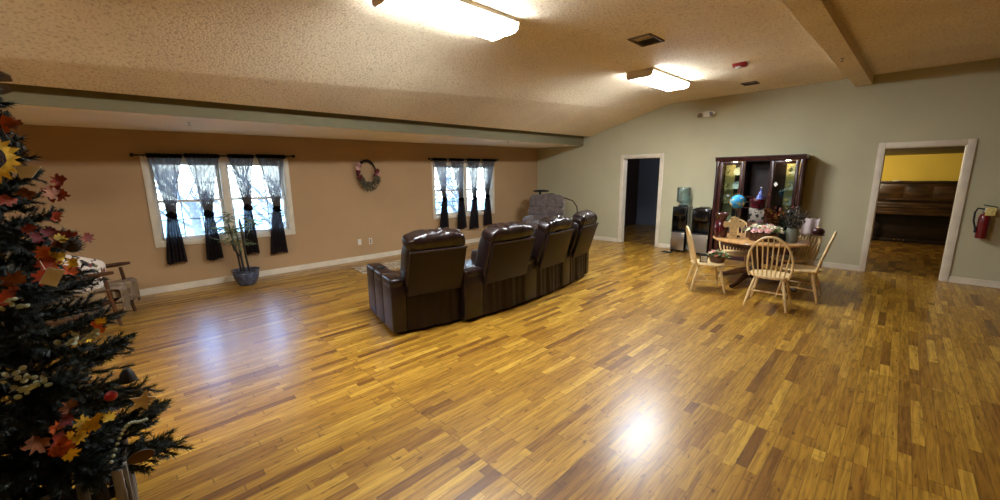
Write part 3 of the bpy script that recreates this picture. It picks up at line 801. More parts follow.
recliner('leather_recliner', 'dark brown leather recliner second from left in the row, behind wide padded armrest', (2.60, 3.205, 0), radians(-2), .265, .655, 0, 2)
recliner('leather_recliner', 'dark brown leather recliner third from left in the row, before the taupe chair', (3.525, 3.165, 0), radians(6), .27, .62, 0, 3)
recliner('leather_recliner', 'dark brown leather recliner at right end of the row, nearest the dark doorway', (4.425, 3.245, 0), radians(11), .25, .60, .14, 4)

# taupe recliner in the corner, facing the camera side
t = thing('plush_recliner', 'taupe plush recliner with channelled back in the far corner', 'recliner', (7.52, 6.12, 0), radians(208))
def R3(x): return Euler((0, x, 0))
MB().bb(-.36, .36, -.40, .40, .05, .34, .03).build('base', M['grey'], t)
MB().sq((.08, 0, .42), (.68, .58, .22), .45, .35, 28, 14, None, .008, 9, 2).build('seat', M['grey'], t)
for s in (-1, 1): MB().sq((.02, s * .37, .38), (.82, .2, .52), .4, .35, 28, 16, None, .006, 8, s).build('arm', M['grey'], t)
b = MB()
for k, z in enumerate((.52, .72, .92, 1.03)): b.sq((-.26 - .20 * (z - .5), 0, z), (.26, .94 - .03 * k, .25), .6, .28, 40, 14, Euler((0, -.2, 0)), .01, 12, k)
b.build('back_cushion', M['grey'], t)
MB().box((-.42, 0, .66), (.14, .92, .86), Euler((0, -.2, 0)), .05, 3).build('back_shell', M['grey_l'], t)

# bent-arm floor lamp behind it
t = thing('floor_lamp', 'black bent-arm floor lamp leaning over the taupe recliner', 'lamp', (8.25, 5.62, 0))
MB().lathe([(0, 0), (.14, 0), (.14, .015), (.02, .03), (0, .03)]).build('base', M['blackm'], t)
MB().tube([(0, 0, .02), (0, 0, .6), (-.02, .02, .85), (-.08, .1, 1.0), (-.2, .38, 1.1), (-.26, .62, 1.17), (-.3, .9, 1.14), (-.3, 1.0, 1.12)], .014, 8).build('pole', M['blackm'], t)
MB().cyl((-.3, .98, 1.11), (-.3, .98, 1.22), .03).build('neck', M['blackm'], t)
MB().lathe([(0, .03), (.1, .03), (.19, .015), (.21, -.01), (.2, -.02), (0, -.015)], (-.32, .93, 1.235), 24).build('lamp_head', M['blackm'], t)
MB().lathe([(0, .02), (.09, .02), (.1, 0), (0, -.01)], (-.3, 1.02, 1.10), 18).build('counterweight', M['blackm'], t)

# faded rug between recliners and brown wall
b = MB()
rg = [(2.9, 6.82), (3.85, 6.76), (3.75, 6.15), (2.85, 6.25)]
b.hexa([Vector((x, y, .001)) for x, y in rg], [Vector((x, y, .012)) for x, y in rg])
tag(b.build('area_rug', M['rug']), 'small faded rug lying before the brown wall, beyond the recliners', 'rug')

# ------------------------------------------------------------------ wooden armchair at left, pillow and throw
t = thing('wooden_armchair', 'dark wooden armchair with taupe cushions behind the decorated tree', 'armchair', (-.40, 6.33, 0), radians(-14))
W_ = M['walnut']
for (x, y, xt) in ((.34, -.28, .28), (.34, .28, .28)): MB().tube([(x, y, 0), (x - .03, y, .25), (xt, y, .57)], [.016, .021, .017], 8).build('leg', W_, t)
for (x, y, xt) in ((-.36, -.28, -.26), (-.36, .28, -.26)): MB().tube([(x, y, 0), (-.3, y, .25), (xt, y, .57)], [.016, .021, .017], 8).build('leg', W_, t)
for s in (-1, 1):
    MB().tube([(-.42, s * .30, .585), (-.1, s * .30, .575), (.25, s * .30, .60), (.37, s * .30, .61)], [.018, .022, .026, .016], 8, True, .6).build('armrest', W_, t)
MB().cyl((.33, -.28, .13), (.33, .28, .13), .011).cyl((-.34, -.28, .13), (.33, -.28, .13), .011).cyl((-.34, .28, .13), (.33, .28, .13), .011).build('stretcher', W_, t)
MB().box((0, 0, .25), (.62, .54, .04), Euler((0, -.06, 0)), .008).build('seat_frame', W_, t)
MB().sq((.02, 0, .335), (.70, .56, .14), .35, .3, 32, 12, Euler((0, -.08, 0)), .006, 8, 1).build('seat_cushion', M['seatcush'], t)
MB().sq((-.36, 0, .66), (.13, .56, .66), .4, .35, 28, 16, Euler((0, -.32, 0)), .008, 7, 3).build('back_cushion', M['seatcush'], t)
for y in (-.27, .27): MB().tube([(-.25, y, .25), (-.36, y, .6), (-.5, y, .98)], .018, 8).build('back_post', W_, t)
MB().tube([(-.5, -.3, .98), (-.51, 0, 1.0), (-.5, .3, .98)], .022, 8).build('top_rail', W_, t)
o = MB().sq((0, 0, 0), (.44, .42, .15), 1.0, .32, 56, 16, None, .006, 7, 5).build('throw_pillow', M['pillow'])
o.location = (-.37, 6.20, .585); o.rotation_euler = (pi / 2 - .35, .42, radians(32))
tag(o, 'white throw pillow with dark plant prints on the wooden armchair', 'pillow')
def throw(u, v):
    # hangs over the front edge of the seat
    s = v * .55
    if s < .22: p = Vector((.17 + s, -.3 + .60 * u, .405 + .016 * sin(s * 9)))
    else: p = Vector((.395 + .02 * sin(9 * u) + .01 * sin(30 * u), -.3 + .60 * u, .405 - (s - .22) * (.75 + .12 * sin(7 * u))))
    return p + Vector((0, .006 * sin(25 * v), .008 * sin(18 * u + 5 * v)))
b = MB().grid(throw, 36, 20); o = b.build('throw_blanket', M['throw'], angle=80)
so = o.modifiers.new('s', 'SOLIDIFY'); so.thickness = .008
o.location = (-.40, 6.33, 0); o.rotation_euler = (0, 0, radians(-14))
tag(o, 'mottled brown throw draped over the front of the wooden armchair', 'blanket')

# ------------------------------------------------------------------ water dispensers
def dispenser(x, y, w, d, h, label, bottle):
    t = thing('water_dispenser', label, 'water dispenser', (x, y, 0), 0)     # front faces -x
    b = MB(); b.bb(0, d, -w / 2, w / 2, .02, .42, .012); b.bb(d * .38, d, -w / 2, w / 2, .42, h, .012); b.bb(0, d * .45, -w / 2, -w / 2 + .03, .42, h, .008); b.bb(0, d * .45, w / 2 - .03, w / 2, .42, h, .008)
    b.bb(0, d * .5, -w / 2 + .02, w / 2 - .02, h - .2, h, .02, 3); b.build('body', M['black'] if bottle else M['black'], t)
    MB().bb(-.012, .004, -w / 2 + .015, w / 2 - .015, .05, .43, .006).build('lower_door', M['steel'] if bottle else M['steel_d'], t)
    MB().bb(-.02, .1, -w / 2 + .03, w / 2 - .03, .425, .44, .004).build('drip_tray', M['blackm'], t)
    for s, k in ((-1, 'blackm'), (0, 'steel'), (1, 'blackm')): MB().tube([(.08, s * .06, h - .17), (.05, s * .06, h - .2), (.05, s * .06, h - .24)], [.016, .014, .01], 10).box((.03, s * .06, h - .16), (.05, .03, .02), None, .005).build('tap', M[k], t)
    if not bottle:
        b = MB(); b.sq((.1, 0, h - .12), (.24, w * .96, .3), .5, .4, 36, 18); b.build('upper_shell', M['black'], t)
        MB().lathe([(0, h + .04), (.09, h + .035), (.12, h), (.12, h - .04), (0, h - .04)], (d * .5, 0, 0), 24).build('lid', M['black'], t)
    for sx in (.03, d - .03):
        for sy in (-1, 1): MB().cyl((sx, sy * (w / 2 - .03), 0), (sx, sy * (w / 2 - .03), .03), .018).build('foot', M['blackm'], t)
    if bottle: MB().lathe([(0, h + .03), (.08, h + .03), (.1, h + .005), (.11, h - .01)], (d * .5, 0, 0), 24).build('bottle_collar', M['blackm'], t)
    return t
dispenser(8.36, 3.18, .29, .32, .96, 'black water dispenser with steel door holding a blue bottle', True)
b = MB(); prof = [(0, 0), (.025, 0), (.028, .045), (.06, .06), (.125, .09), (.135, .11)]
for k in range(4): z = .13 + k * .06; prof += [(.135, z), (.128, z + .01), (.128, z + .022), (.135, z + .032)]
prof += [(.135, .36), (.125, .385), (.07, .395), (0, .395)]
o = b.lathe(prof, n=32).build('water_bottle', M['water']); o.location = (8.52, 3.18, .965)
tag(o, 'upturned blue five-gallon water bottle on the steel-doored dispenser', 'water bottle')
dispenser(8.30, 2.735, .34, .36, .94, 'wider black water dispenser without a bottle beside the china cabinet', False)
tag(MB().bb(8.16, 8.30, 3.22, 3.42, .001, .014, .004).build('floor_mat', M['blackm']), 'small dark mat on the floor at foot of the bottle dispenser', 'mat')

# ------------------------------------------------------------------ china cabinet (front faces -x)
CX, CY, CWid, CH = 8.30, 1.86, 1.30, 1.93
t = thing('china_cabinet', 'dark mahogany china cabinet with glass doors against the sage wall', 'cabinet', (CX, CY, 0))
hw = CWid / 2; dp = .38
b = MB(); b.bb(0, dp, -hw, -hw + .03, .05, CH - .06); b.bb(0, dp, hw - .03, hw, .05, CH - .06)
b.bb(0, dp, -hw, hw, CH - .09, CH - .04); b.bb(0, dp, -hw, hw, .62, .68); b.bb(0, dp, -hw, hw, .05, .12)
b.bb(dp - .012, dp, -hw, hw, .05, CH - .05)
for y in (-.20, .20): b.bb(.01, dp, y - .012, y + .012, .12, CH - .06)
b.build('carcass', M['mahog'], t)
b = MB(); b.prism([(0, 0), (dp, 0), (dp, .085), (-.045, .085), (-.045, .065), (-.02, .05), (-.012, .01)], CWid + .09, Matrix.Translation((0, -hw - .045, CH - .085)) @ Matrix(((1, 0, 0, 0), (0, 0, 1, 0), (0, 1, 0, 0), (0, 0, 0, 1))))
b.build('cornice', M['mahog'], t)
MB().prism([(-.03, 0), (dp, 0), (dp, .07), (-.02, .07)], CWid + .05, Matrix.Translation((0, -hw - .025, 0)) @ Matrix(((1, 0, 0, 0), (0, 0, 1, 0), (0, 1, 0, 0), (0, 0, 0, 1)))).build('plinth', M['mahog'], t)
for s in (-1, 1):   # fluted corner posts
    b = MB(); b.bb(-.025, .03, s * hw - .028, s * hw + .028, .07, CH - .08, .01)
    for k in (-1, 1): b.cyl((-.026, s * hw + k * .013, .75), (-.026, s * hw + k * .013, CH - .16), .007, n=8)
    b.build('corner_post', M['mahog'], t)
for s in (-1, 1):   # glazed doors
    y0, y1 = (.215, hw - .04) if s > 0 else (-hw + .04, -.215)
    b = MB(); w = .05; z0, z1 = .70, CH - .1
    b.bb(-.012, .012, y0, y0 + w, z0, z1, .004); b.bb(-.012, .012, y1 - w, y1, z0, z1, .004); b.bb(-.012, .012, y0 + w, y1 - w, z0, z0 + w, .004); b.bb(-.012, .012, y0 + w, y1 - w, z1 - w, z1, .004)
    do = b.build('glass_door', M['mahog'], t)
    MB().bb(-.002, .002, y0 + w - .004, y1 - w + .004, z0 + w - .004, z1 - w + .004).build('pane', M['pane'], do)
    MB().sq((-.02, y0 + .02 if s > 0 else y1 - .02, 1.25), (.02, .014, .04), .8, .8, 12, 8).build('knob', M['brass'], do)
    lo = MB().lathe([(0, 0), (.035, 0), (.035, .012), (0, .012)], (.2, (y0 + y1) / 2, CH - .104), 16).build('added_bay_light', M['bay_fill'], t)  # glowing disc added to brighten the bay behind the glass
    for z in (1.05, 1.32, 1.58): MB().bb(.03, dp - .02, y0 - .01, y1 + .01, z - .005, z + .005).build('glass_shelf', M['shelfglass'] if 'shelfglass' in M else M['pane'], t)
    # pale lining at the back, dark upright down the middle
    ya, yb = (y0, y1); MB().bb(dp - .022, dp - .012, ya, yb, .69, CH - .1).build('lining', M['creamback'], t)
    ym = (y0 + y1) / 2 - (.0 if s > 0 else -.06)
    if s > 0: MB().bb(dp - .05, dp - .02, ym - .045, ym + .02, .69, CH - .1).build('inner_upright', M['mahog_d'], t)
    else: MB().bb(dp - .05, dp - .02, y1 - .16, y1 + .01, .69, CH - .1).build('inner_upright', M['mahog_d'], t); 
b = MB(); b.bb(dp - .03, dp - .014, -.19, .19, .69, CH - .1); b.build('centre_back', M['mahog_d'], t)
for z in (1.0, 1.10, 1.20): MB().bb(.02, dp - .03, -.19, .19, z - .008, z + .008).build('centre_shelf', M['mahog'], t)
for k in range(3):   # base doors
    y0 = -hw + .05 + k * (CWid - .1) / 3; y1 = y0 + (CWid - .1) / 3 - .012; b = MB(); b.bb(-.012, .01, y0, y1, .12, .61, .006); b.bb(-.02, -.008, y0 + .05, y1 - .05, .18, .55, .008)
    do = b.build('base_door', M['mahog'], t); MB().sq((-.026, (y0 + y1) / 2, .56), (.022, .04, .016), .8, .8, 12, 8).build('knob', M['brass'], do)
# sticker on glass, glassware and plates behind it
o = MB().prism([(-.035, 0), (0, -.045), (.035, 0), (0, .045)], .002, Matrix.Translation((CX - .0055, 1.555, 1.43)) @ Matrix(((0, 0, 1, 0), (1, 0, 0, 0), (0, 1, 0, 0), (0, 0, 0, 1)))).build('sticker', M['white'])
tag(o, 'white diamond sticker on right glass door of the china cabinet', 'sticker')
rn = random.Random(2)
gm = mat('gilt_glassware', (222, 196, 120), .25, var=.2, vscale=20); gw = mat('white_china', (228, 224, 208), .3, var=.05)
def goblet(x, y, z, h, r, label, m):
    o = MB().lathe([(0, 0), (r * .8, 0), (r * .75, h * .06), (r * .15, h * .12), (r * .15, h * .4), (r * .9, h * .6), (r, h * .8), (r * .85, h), (r * .78, h), (r * .9, h * .8), (0, h * .52)], n=16).build('goblet', m)
    o.location = (x, y, z); tag(o, label, 'goblet', 'glassware in the china cabinet')
def plate(x, y, z, r, label, m):
    o = MB().lathe([(0, 0), (r * .6, 0), (r * .66, .012), (r, .024), (r, .03), (r * .62, .018), (0, .01)], n=24).build('plate', m)
    o.location = (x, y, z + r); o.rotation_euler = (0, -pi / 2 + .2, 0); tag(o, label, 'plate', 'china in the cabinet')
SN = {.75: 'lowest shelf', 1.055: 'second shelf up', 1.325: 'third shelf up', 1.585: 'top shelf'}
for bay, (ya, nm) in (('r', (1.335, 'right')), ('l', (2.28, 'left'))):
    for z in (1.055, 1.325, 1.585):
        if bay == 'r':
            goblet(8.42, ya - .03, z, .14, .03, 'gilt goblet at right on the %s of the %s bay' % (SN[z], nm), gm)
            goblet(8.42, ya + .05, z, .12, .028, 'gilt goblet at left on the %s of the %s bay' % (SN[z], nm), gm)
            plate(8.56, ya + .02, z, .075, 'white plate stood upright on the %s of the %s bay' % (SN[z], nm), gw)
        else:
            plate(8.56, ya - .06, z, .075, 'white plate stood upright on the %s of the %s bay' % (SN[z], nm), gw)
            goblet(8.42, ya + .08, z, .12, .026, 'gilt goblet on the %s of the %s bay' % (SN[z], nm), gm)

# ------------------------------------------------------------------ round pedestal table
TC = Vector((6.66, 1.37, 0)); TZ = .68; TR = .60; TS = 1
t = thing('pedestal_table', 'round honey-topped pedestal table crowded with flowers and ornaments', 'table', TC)
MB().lathe([(0, TZ - .035), (TR - .05, TZ - .035), (TR - .012, TZ - .03), (TR, TZ - .016), (TR - .004, TZ - .004), (TR - .02, TZ), (0, TZ)], n=64, sx=TS).build('tabletop', M['pine_top'], t)
MB().lathe([(TR - .13, TZ - .10), (TR - .11, TZ - .10), (TR - .11, TZ - .034), (TR - .13, TZ - .034)], n=48, sx=TS).build('apron', M['walnut'], t)
MB().lathe([(0, .10), (.10, .10), (.12, .16), (.075, .22), (.06, .30), (.09, .42), (.075, .52), (.12, TZ - .07), (.16, TZ - .034), (0, TZ - .034)], n=28).build('pedestal', M['walnut'], t)
for k in range(4):
    a = radians(162 + 90 * k); d = Vector((cos(a), sin(a), 0))
    MB().tube([d * .06 + Vector((0, 0, .20)), d * .25 + Vector((0, 0, .15)), d * .44 + Vector((0, 0, .06)), d * .56 + Vector((0, 0, .032))], [.05, .045, .038, .03], 10, True, .8).build('foot', M['walnut'], t)

# windsor chairs: local +x is the way the chair faces
def windsor(label, loc, rz):
    t = thing('windsor_chair', label, 'chair', loc, rz, 'pale windsor chairs round the table')
    P_ = M['pine']; SZ = .395
    b = MB()
    def seat(u, v):
        a = 2 * pi * u; r = 1
        f = lambda w, e: math.copysign(abs(w) ** e, w)
        return (f(cos(a), .8) * .215, f(sin(a), .8) * (.225 - .02 * (cos(a) < 0)))
    rings = [(.80, SZ - .036), (.97, SZ - .026), (1.0, SZ - .012), (.97, SZ), (.7, SZ - .006), (.3, SZ - .012)]
    b.grid(lambda u, v: (lambda k, p: Vector((p[0] * rings[k][0], p[1] * rings[k][0], rings[k][1])))(round(v * 5), seat(u, v)), 40, 5, True)
    n = 40; b.bm.verts.ensure_lookup_table(); b.bm.faces.new([b.bm.verts[i] for i in range(n)][::-1]); b.bm.faces.new([b.bm.verts[5 * n + i] for i in range(n)])
    b.build('seat', P_, t)
    legs = {}
    for sx in (-1, 1):
        for sy in (-1, 1):
            top = Vector((sx * .13, sy * .14, SZ - .025)); bot = Vector((sx * .205 - (.02 if sx < 0 else 0), sy * .215, 0)); legs[sx, sy] = (top, bot)
            MB().tube([bot, bot.lerp(top, .12), bot.lerp(top, .45), bot.lerp(top, .8), top], [.011, .013, .0185, .0165, .012], 10).build('leg', P_, t)
    at = lambda sx, sy, f: legs[sx, sy][1].lerp(legs[sx, sy][0], f)
    for sy in (-1, 1):
        a, c = at(-1, sy, .42), at(1, sy, .42); MB().tube([a, a.lerp(c, .5), c], [.008, .013, .008], 8).build('side_stretcher', P_, t)
    a = (at(-1, -1, .42) + at(1, -1, .42)) / 2; c = (at(-1, 1, .42) + at(1, 1, .42)) / 2
    MB().tube([a, (a + c) / 2, c], [.008, .013, .008], 8).build('cross_stretcher', P_, t)
    H_ = .50; lean = .20
    def bow(s):      # s in 0..1 round the hoop
        a = radians(-30 + 240 * s); y = .225 * cos(a); z = H_ * (sin(a) + .5) / 1.5
        return Vector((-.175 - lean * z - .02 * max(0, sin(a)), y, SZ - .01 + z))
    MB().tube([bow(i / 28) for i in range(29)], .0135, 10).build('back_bow', P_, t)
    for k in range(8):
        y = -.150 + .30 * k / 7; yt = y * 1.30
        # top end sits in the bow
        best = min((bow(i / 200) for i in range(201)), key=lambda p: abs(p.y - yt) + (10 if p.z < SZ + .2 else 0))
        MB().tube([Vector((-.165, y, SZ - .012)), Vector((-.165, y, SZ)).lerp(best, .45), best], [.0075, .009, .006], 8).build('spindle', P_, t)
    return t
w0 = windsor('pale windsor chair with its bow back to the camera, nearest of those round the table', (5.66, 1.00, 0), radians(3))
copy_tree(w0, 'pale windsor chair at left of the table, flowers on its seat', (5.875, 1.80, 0), radians(-62))
copy_tree(w0, 'pale windsor chair at right of the table, nearest the piano doorway', (6.32, .80, 0), radians(92))
copy_tree(w0, 'pale windsor chair behind the table at left, seen under the tabletop', (6.93, 1.72, 0), radians(200))
copy_tree(w0, 'pale windsor chair behind the table at right, striped cloth on its back', (6.98, 1.03, 0), radians(140))

# ------------------------------------------------------------------ things on the table
def put(o, x, y, z=TZ, rz=0): o.location = (x, y, z); o.rotation_euler = (0, 0, rz); return o
# globe on stand
t = thing('globe', 'small blue desk globe on a dark stand, behind the cross', 'globe', (6.64, 1.69, TZ))
MB().lathe([(0, 0), (.075, 0), (.07, .015), (.02, .03), (.012, .1), (.012, .4), (0, .4)], n=20).build('stand', M['blackm'], t)
MB().sq((0, 0, .525), (.205, .205, .205), 1, 1, 32, 20).build('ball', M['globe'], t)
MB().tube([(.012 * 0, .118 * cos(a), .525 + .118 * sin(a)) for a in [-pi / 2 + pi * i / 14 for i in range(15)]], .004, 6).build('meridian_arm', M['brass'], t)
# burgundy vase
o = MB().lathe([(0, 0), (.075, 0), (.085, .03), (.1, .14), (.085, .22), (.06, .27), (.07, .31), (.1, .36), (.095, .365), (.06, .31), (.05, .27), (0, .26)], n=28).build('vase', M['burg'])
tag(put(o, 6.45, 1.83), 'burgundy ceramic vase at left rim of the table', 'vase')
# cross
cr = [(-.05, 0), (.05, 0), (.05, .17), (.125, .16), (.14, .205), (.125, .25), (.05, .24), (.055, .30), (0, .325), (-.055, .30), (-.05, .24), (-.125, .25), (-.14, .205), (-.125, .16), (-.05, .17)]
o = MB().prism(cr, .03, Matrix(((0, 0, 1, 0), (1, 0, 0, 0), (0, 1, 0, 0), (0, 0, 0, 1)))).build('cross', M['tan'])
tag(put(o, 6.41, 1.65, TZ, radians(20)), 'flared tan wooden cross standing between vase and flower basket', 'cross')
# flower basket
def arrangement(name, label, loc, sx, sy, h, spec, seed, basket, n_leaf=90, bh=.11):
    t = thing(name, label, 'flowers', loc); rn = random.Random(seed)
    b = MB(); b.lathe([(0, 0), (.8, 0), (.9, bh * .3), (1.0, bh), (.93, bh), (.85, bh * .5), (0, bh * .5)], n=28, sx=sx * .8, sy=sy * .8); b.build('basket' if basket else 'planter', M[basket or 'stone'], t)
    def pt():
        a = rn.uniform(0, 6.28); r = sqrt(rn.random()); x, y = sx * r * cos(a), sy * r * sin(a)
        return Vector((x, y, bh * .8 + h * sqrt(max(0, 1 - r * r * .85)) * rn.uniform(.75, 1.05))), Vector((x / sx * .8, y / sy * .8, .8)).normalized()
    b = MB()
    for k in range(n_leaf):
        p, n = pt(); d = (n + Vector((rn.uniform(-1, 1), rn.uniform(-1, 1), rn.uniform(-.5, .5)))).normalized(); leafquad(b, p - n * .04, d, n, rn.uniform(.05, .09), .014)
    b.build('greenery', M[spec[0]], t, normals=False)
    for m, cnt, r in spec[1]:
        for k in range(cnt):
            p, n = pt(); b = MB(); blossom(b, p, r * rn.uniform(.8, 1.15), 6, rn, n); b.sq(p + n * r * .25, (r * .7, r * .7, r * .6), 1, 1, 8, 6); b.build('blossom', M[m], t, normals=False)
    return t
arrangement('flower_basket', 'basket of pink, cream and lilac silk flowers at front of the table', (6.44, 1.29, TZ), .13, .24, .15, ('green', [('pink', 12, .050), ('cream', 16, .044), ('lilac', 9, .042)]), 4, 'wicker', 150)
# gift box, burgundy hat box, party hat stacked
o = MB().box((0, 0, .10), (.17, .19, .20), None, .006).build('gift_box', M['gift']); tag(put(o, 6.74, 1.46, TZ + .24, .2), 'black and white patterned gift box under the burgundy round box', 'box')
o = MB().box((0, 0, .12), (.2, .2, .24), None, .006).build('wooden_crate', M['wicker']); tag(put(o, 6.74, 1.46, TZ, .2), 'brown box hidden behind the flower basket, carrying the gift box', 'box')
t = thing('round_box', 'burgundy round lidded box on top of the patterned gift box', 'box', (6.74, 1.45, TZ + .44))
MB().lathe([(0, 0), (.1, 0), (.1, .1), (0, .1)], n=28).build('body', M['burg'], t); MB().lathe([(0, .13), (.105, .13), (.108, .125), (.108, .09), (0, .09)], n=28).build('lid', M['burg'], t)
t = thing('party_hat', 'blue spotted cone party hat on the burgundy round box', 'hat', (6.74, 1.43, TZ + .57))
MB().lathe([(.052, 0), (.05, .005), (.003, .16), (0, .162)], n=24).build('cone', M['hat'], t); MB().sq((0, 0, .165), (.022, .022, .022), 1, 1, 10, 6, None, .004, 60).build('pompom', M['white'], t)
# autumn leaf arrangement
def spray(name, label, cat, loc, mats, n, R, h, seed, potm=None, leaf=(.05, .09, .02), pot_h=.12):
    t = thing(name, label, cat, loc); rn = random.Random(seed)
    if potm: MB().lathe([(0, 0), (.06, 0), (.075, pot_h * .6), (.065, pot_h), (.055, pot_h), (0, pot_h * .7)], n=20).build('pot', M[potm], t)
    st = MB(); leaves = {m: MB() for m in mats}
    for k in range(n):
        a = rn.uniform(0, 6.28); r = R * rn.uniform(.3, 1); hh = h * rn.uniform(.6, 1.0)
        p0 = Vector((0, 0, pot_h * .8)); p2 = Vector((r * cos(a), r * sin(a), hh)); p1 = Vector((r * .4 * cos(a), r * .4 * sin(a), hh * .65))
        st.tube([p0, p1, p2], [.003, .0025, .0015], 4)
        for q in range(12):
            s = .35 + .65 * q / 11; p = p0.lerp(p1, s * 2) if s < .5 else p1.lerp(p2, s * 2 - 1)
            d = Vector((cos(a) * .5 + rn.uniform(-1, 1), sin(a) * .5 + rn.uniform(-1, 1), rn.uniform(-.3, 1))).normalized()
            leafquad(leaves[rn.choice(mats)], p, d, d.orthogonal().normalized(), rn.uniform(leaf[0], leaf[1]), leaf[2])
    st.build('stems', M['bark'], t)
    for m, b in leaves.items(): b.build('foliage', M[m], t, normals=False)
    return t
spray('autumn_arrangement', 'gold and russet autumn leaf arrangement right of the gift box', 'arrangement', (6.84, 1.20, TZ), ['gold', 'leaf_b', 'leaf_d'], 26, .17, .46, 8, 'wicker', (.04, .08, .018))
spray('dark_flower_pot', 'dark slim vase of black-green foliage right of the flower basket', 'plant', (6.64, 1.08, TZ), ['dkgreen', 'needle'], 18, .09, .42, 9, 'blackm', (.05, .09, .013))
spray('silver_plant', 'silvery grey bushy foliage in a grey glass vase at right of the table', 'plant', (6.54, .97, TZ), ['silver', 'silver', 'dkgreen'], 60, .14, .48, 10, 'stone', (.03, .06, .012), .2)
# chair at left carries a small flower pot and a little framed sign
arrangement('flower_pot', 'small pot of pink silk flowers on the left windsor chair', (5.95, 1.70, .392), .10, .13, .10, ('green', [('pink', 6, .036), ('cream', 3, .03), ('leaf_b', 2, .03)]), 6, 'walnut', 70, .08)
t = thing('framed_sign', 'little black-framed sign leaning on the left windsor chair', 'sign', (5.80, 1.83, .393), radians(120))
b = MB(); w, h = .10, .10
b.bb(-w / 2, w / 2, -.008, .008, 0, .012); b.bb(-w / 2, w / 2, -.008, .008, h - .012, h); b.bb(-w / 2, -w / 2 + .012, -.008, .008, 0, h); b.bb(w / 2 - .012, w / 2, -.008, .008, 0, h); b.build('frame', M['blackm'], t)
MB().bb(-w / 2 + .01, w / 2 - .01, -.002, .004, .01, h - .01).build('card', M['white'], t)
b = MB()
for x in (-.022, .0, .022):
    b.bb(x - .008, x + .008, .004, .006, .03, .036); b.bb(x - .008, x - .003, .004, .006, .03, .07); b.bb(x - .008, x + .008, .004, .006, .064, .07)
b.build('lettering', M['blackm'], t)
# cloth and dark cap over the back-right chair
def cloth(u, v):
    return Vector((.05 * sin(pi * v) , -.11 + .2 * u, .14 * (1 - 2 * abs(v - .5)) * 1.0 + .008 * sin(14 * u)))
o = MB().grid(lambda u, v: Vector(((v - .5) * .09 + .012 * sin(9 * u), -.10 + .2 * u, .17 - .6 * abs(v - .5) ** 1.3 + .008 * sin(14 * u + 4 * v))), 24, 20).build('striped_cloth', M['stripe'], angle=80)
so = o.modifiers.new('s', 'SOLIDIFY'); so.thickness = .006
put(o, 7.15, .86, .80); tag(o, 'red and white striped cloth over top of the right rear chair', 'cloth')
t = thing('baseball_cap', 'dark maroon cap hung beside the striped cloth', 'cap', (7.12, .76, .79))
MB().sq((0, 0, .0), (.16, .16, .12), .9, .8, 20, 12, None, .01, 9, 3).build('crown', M['mahog'], t); MB().sq((-.06, -.02, -.04), (.14, .14, .02), .8, .8, 18, 6).build('brim', M['mahog'], t)

# ------------------------------------------------------------------ fire extinguisher
t = thing('fire_extinguisher', 'red fire extinguisher hung on the sage wall right of the piano doorway', 'fire extinguisher', (WF - .075, -.865, .69)); t.scale = (.86, .86, .95)
MB().lathe([(0, 0), (.062, 0), (.068, .012), (.068, .30), (.055, .345), (.025, .37), (.022, .39), (0, .39)], n=28).build('cylinder', M['extred'], t)
MB().lathe([(0, .38), (.026, .38), (.028, .43), (.02, .45), (0, .45)], n=16).build('valve', M['steel'], t)
MB().box((-.01, -.035, .475), (.03, .15, .014), Euler((.2, 0, 0)), .004).box((-.01, -.035, .447), (.026, .12, .012), None, .004).build('handle', M['blackm'], t)
MB().tube([(-.02, .02, .43), (-.02, .09, .44), (-.025, .115, .38), (-.03, .112, .25), (-.03, .085, .16), (-.03, .075, .10)], .0125, 8).build('hose', M['blackm'], t)
MB().cyl((-.03, .075, .17), (-.03, .075, .08), .012, .019, 10).build('nozzle', M['blackm'], t)
MB().box((-.067, -.04, .40), (.006, .105, .12), Euler((0, 0, -.1)), .002).build('inspection_tag', M['paper_y'], t)
MB().lathe([(.0685, .11), (.069, .11), (.069, .25), (.0685, .25)], n=28).build('band', M['extred'], t)
MB().box((.072, 0, .25), (.03, .05, .3), None, .004).build('bracket', M['blackm'], t)

# ------------------------------------------------------------------ upright piano in the yellow room (front faces -x)
t = thing('upright_piano', 'walnut upright piano against the yellow wall beyond the doorway', 'piano', (13.1, -.28, 0))
hw = .76
b = MB(); b.bb(0, .58, -hw, -hw + .04, 0, 1.38); b.bb(0, .58, hw - .04, hw, 0, 1.38); b.bb(.06, .58, -hw + .04, hw - .04, .88, 1.38); b.build('case', M['piano'], t)
MB().bb(-.02, .6, -hw - .02, hw + .02, 1.38, 1.42, .008).build('lid', M['piano'], t)
b = MB(); b.bb(.02, .07, -hw + .05, hw - .05, .98, 1.36, .004)
for a, c in ((-.68, -.24), (-.2, .2), (.24, .68)): b.bb(.01, .03, a, c, 1.04, 1.30, .008)
b.build('upper_panel', M['piano'], t)
MB().bb(-.03, .03, -.5, .5, .985, 1.0, .003).build('music_ledge', M['piano'], t)
MB().bb(-.25, .1, -hw, hw, .66, .74, .012).build('keybed', M['piano'], t)
b = MB(); b.bb(-.28, -.02, -hw + .02, hw - .02, .82, .86, .01); b.bb(-.03, .06, -hw + .02, hw - .02, .82, .93, .01); b.build('fallboard', M['piano'], t)
MB().bb(-.255, -.22, -hw + .03, hw - .03, .74, .82, .004).build('key_slip', M['piano'], t)
for s in (-1, 1): MB().bb(-.27, .02, s * (hw - .02) - .02, s * (hw - .02) + .02, .66, .9, .008).build('cheek', M['piano'], t)
for s in (-1, 1): MB().lathe([(0, 0), (.035, 0), (.04, .08), (.028, .14), (.04, .3), (.045, .5), (.03, .6), (.045, .66), (0, .66)], (-.2, s * (hw - .07), 0), 16).build('leg', M['piano'], t)
MB().bb(.04, .08, -hw + .04, hw - .04, .08, .66, .004).build('lower_panel', M['piano_d'], t)
MB().bb(0, .58, -hw, hw, 0, .08, .006).build('bottom_rail', M['piano_d'], t)
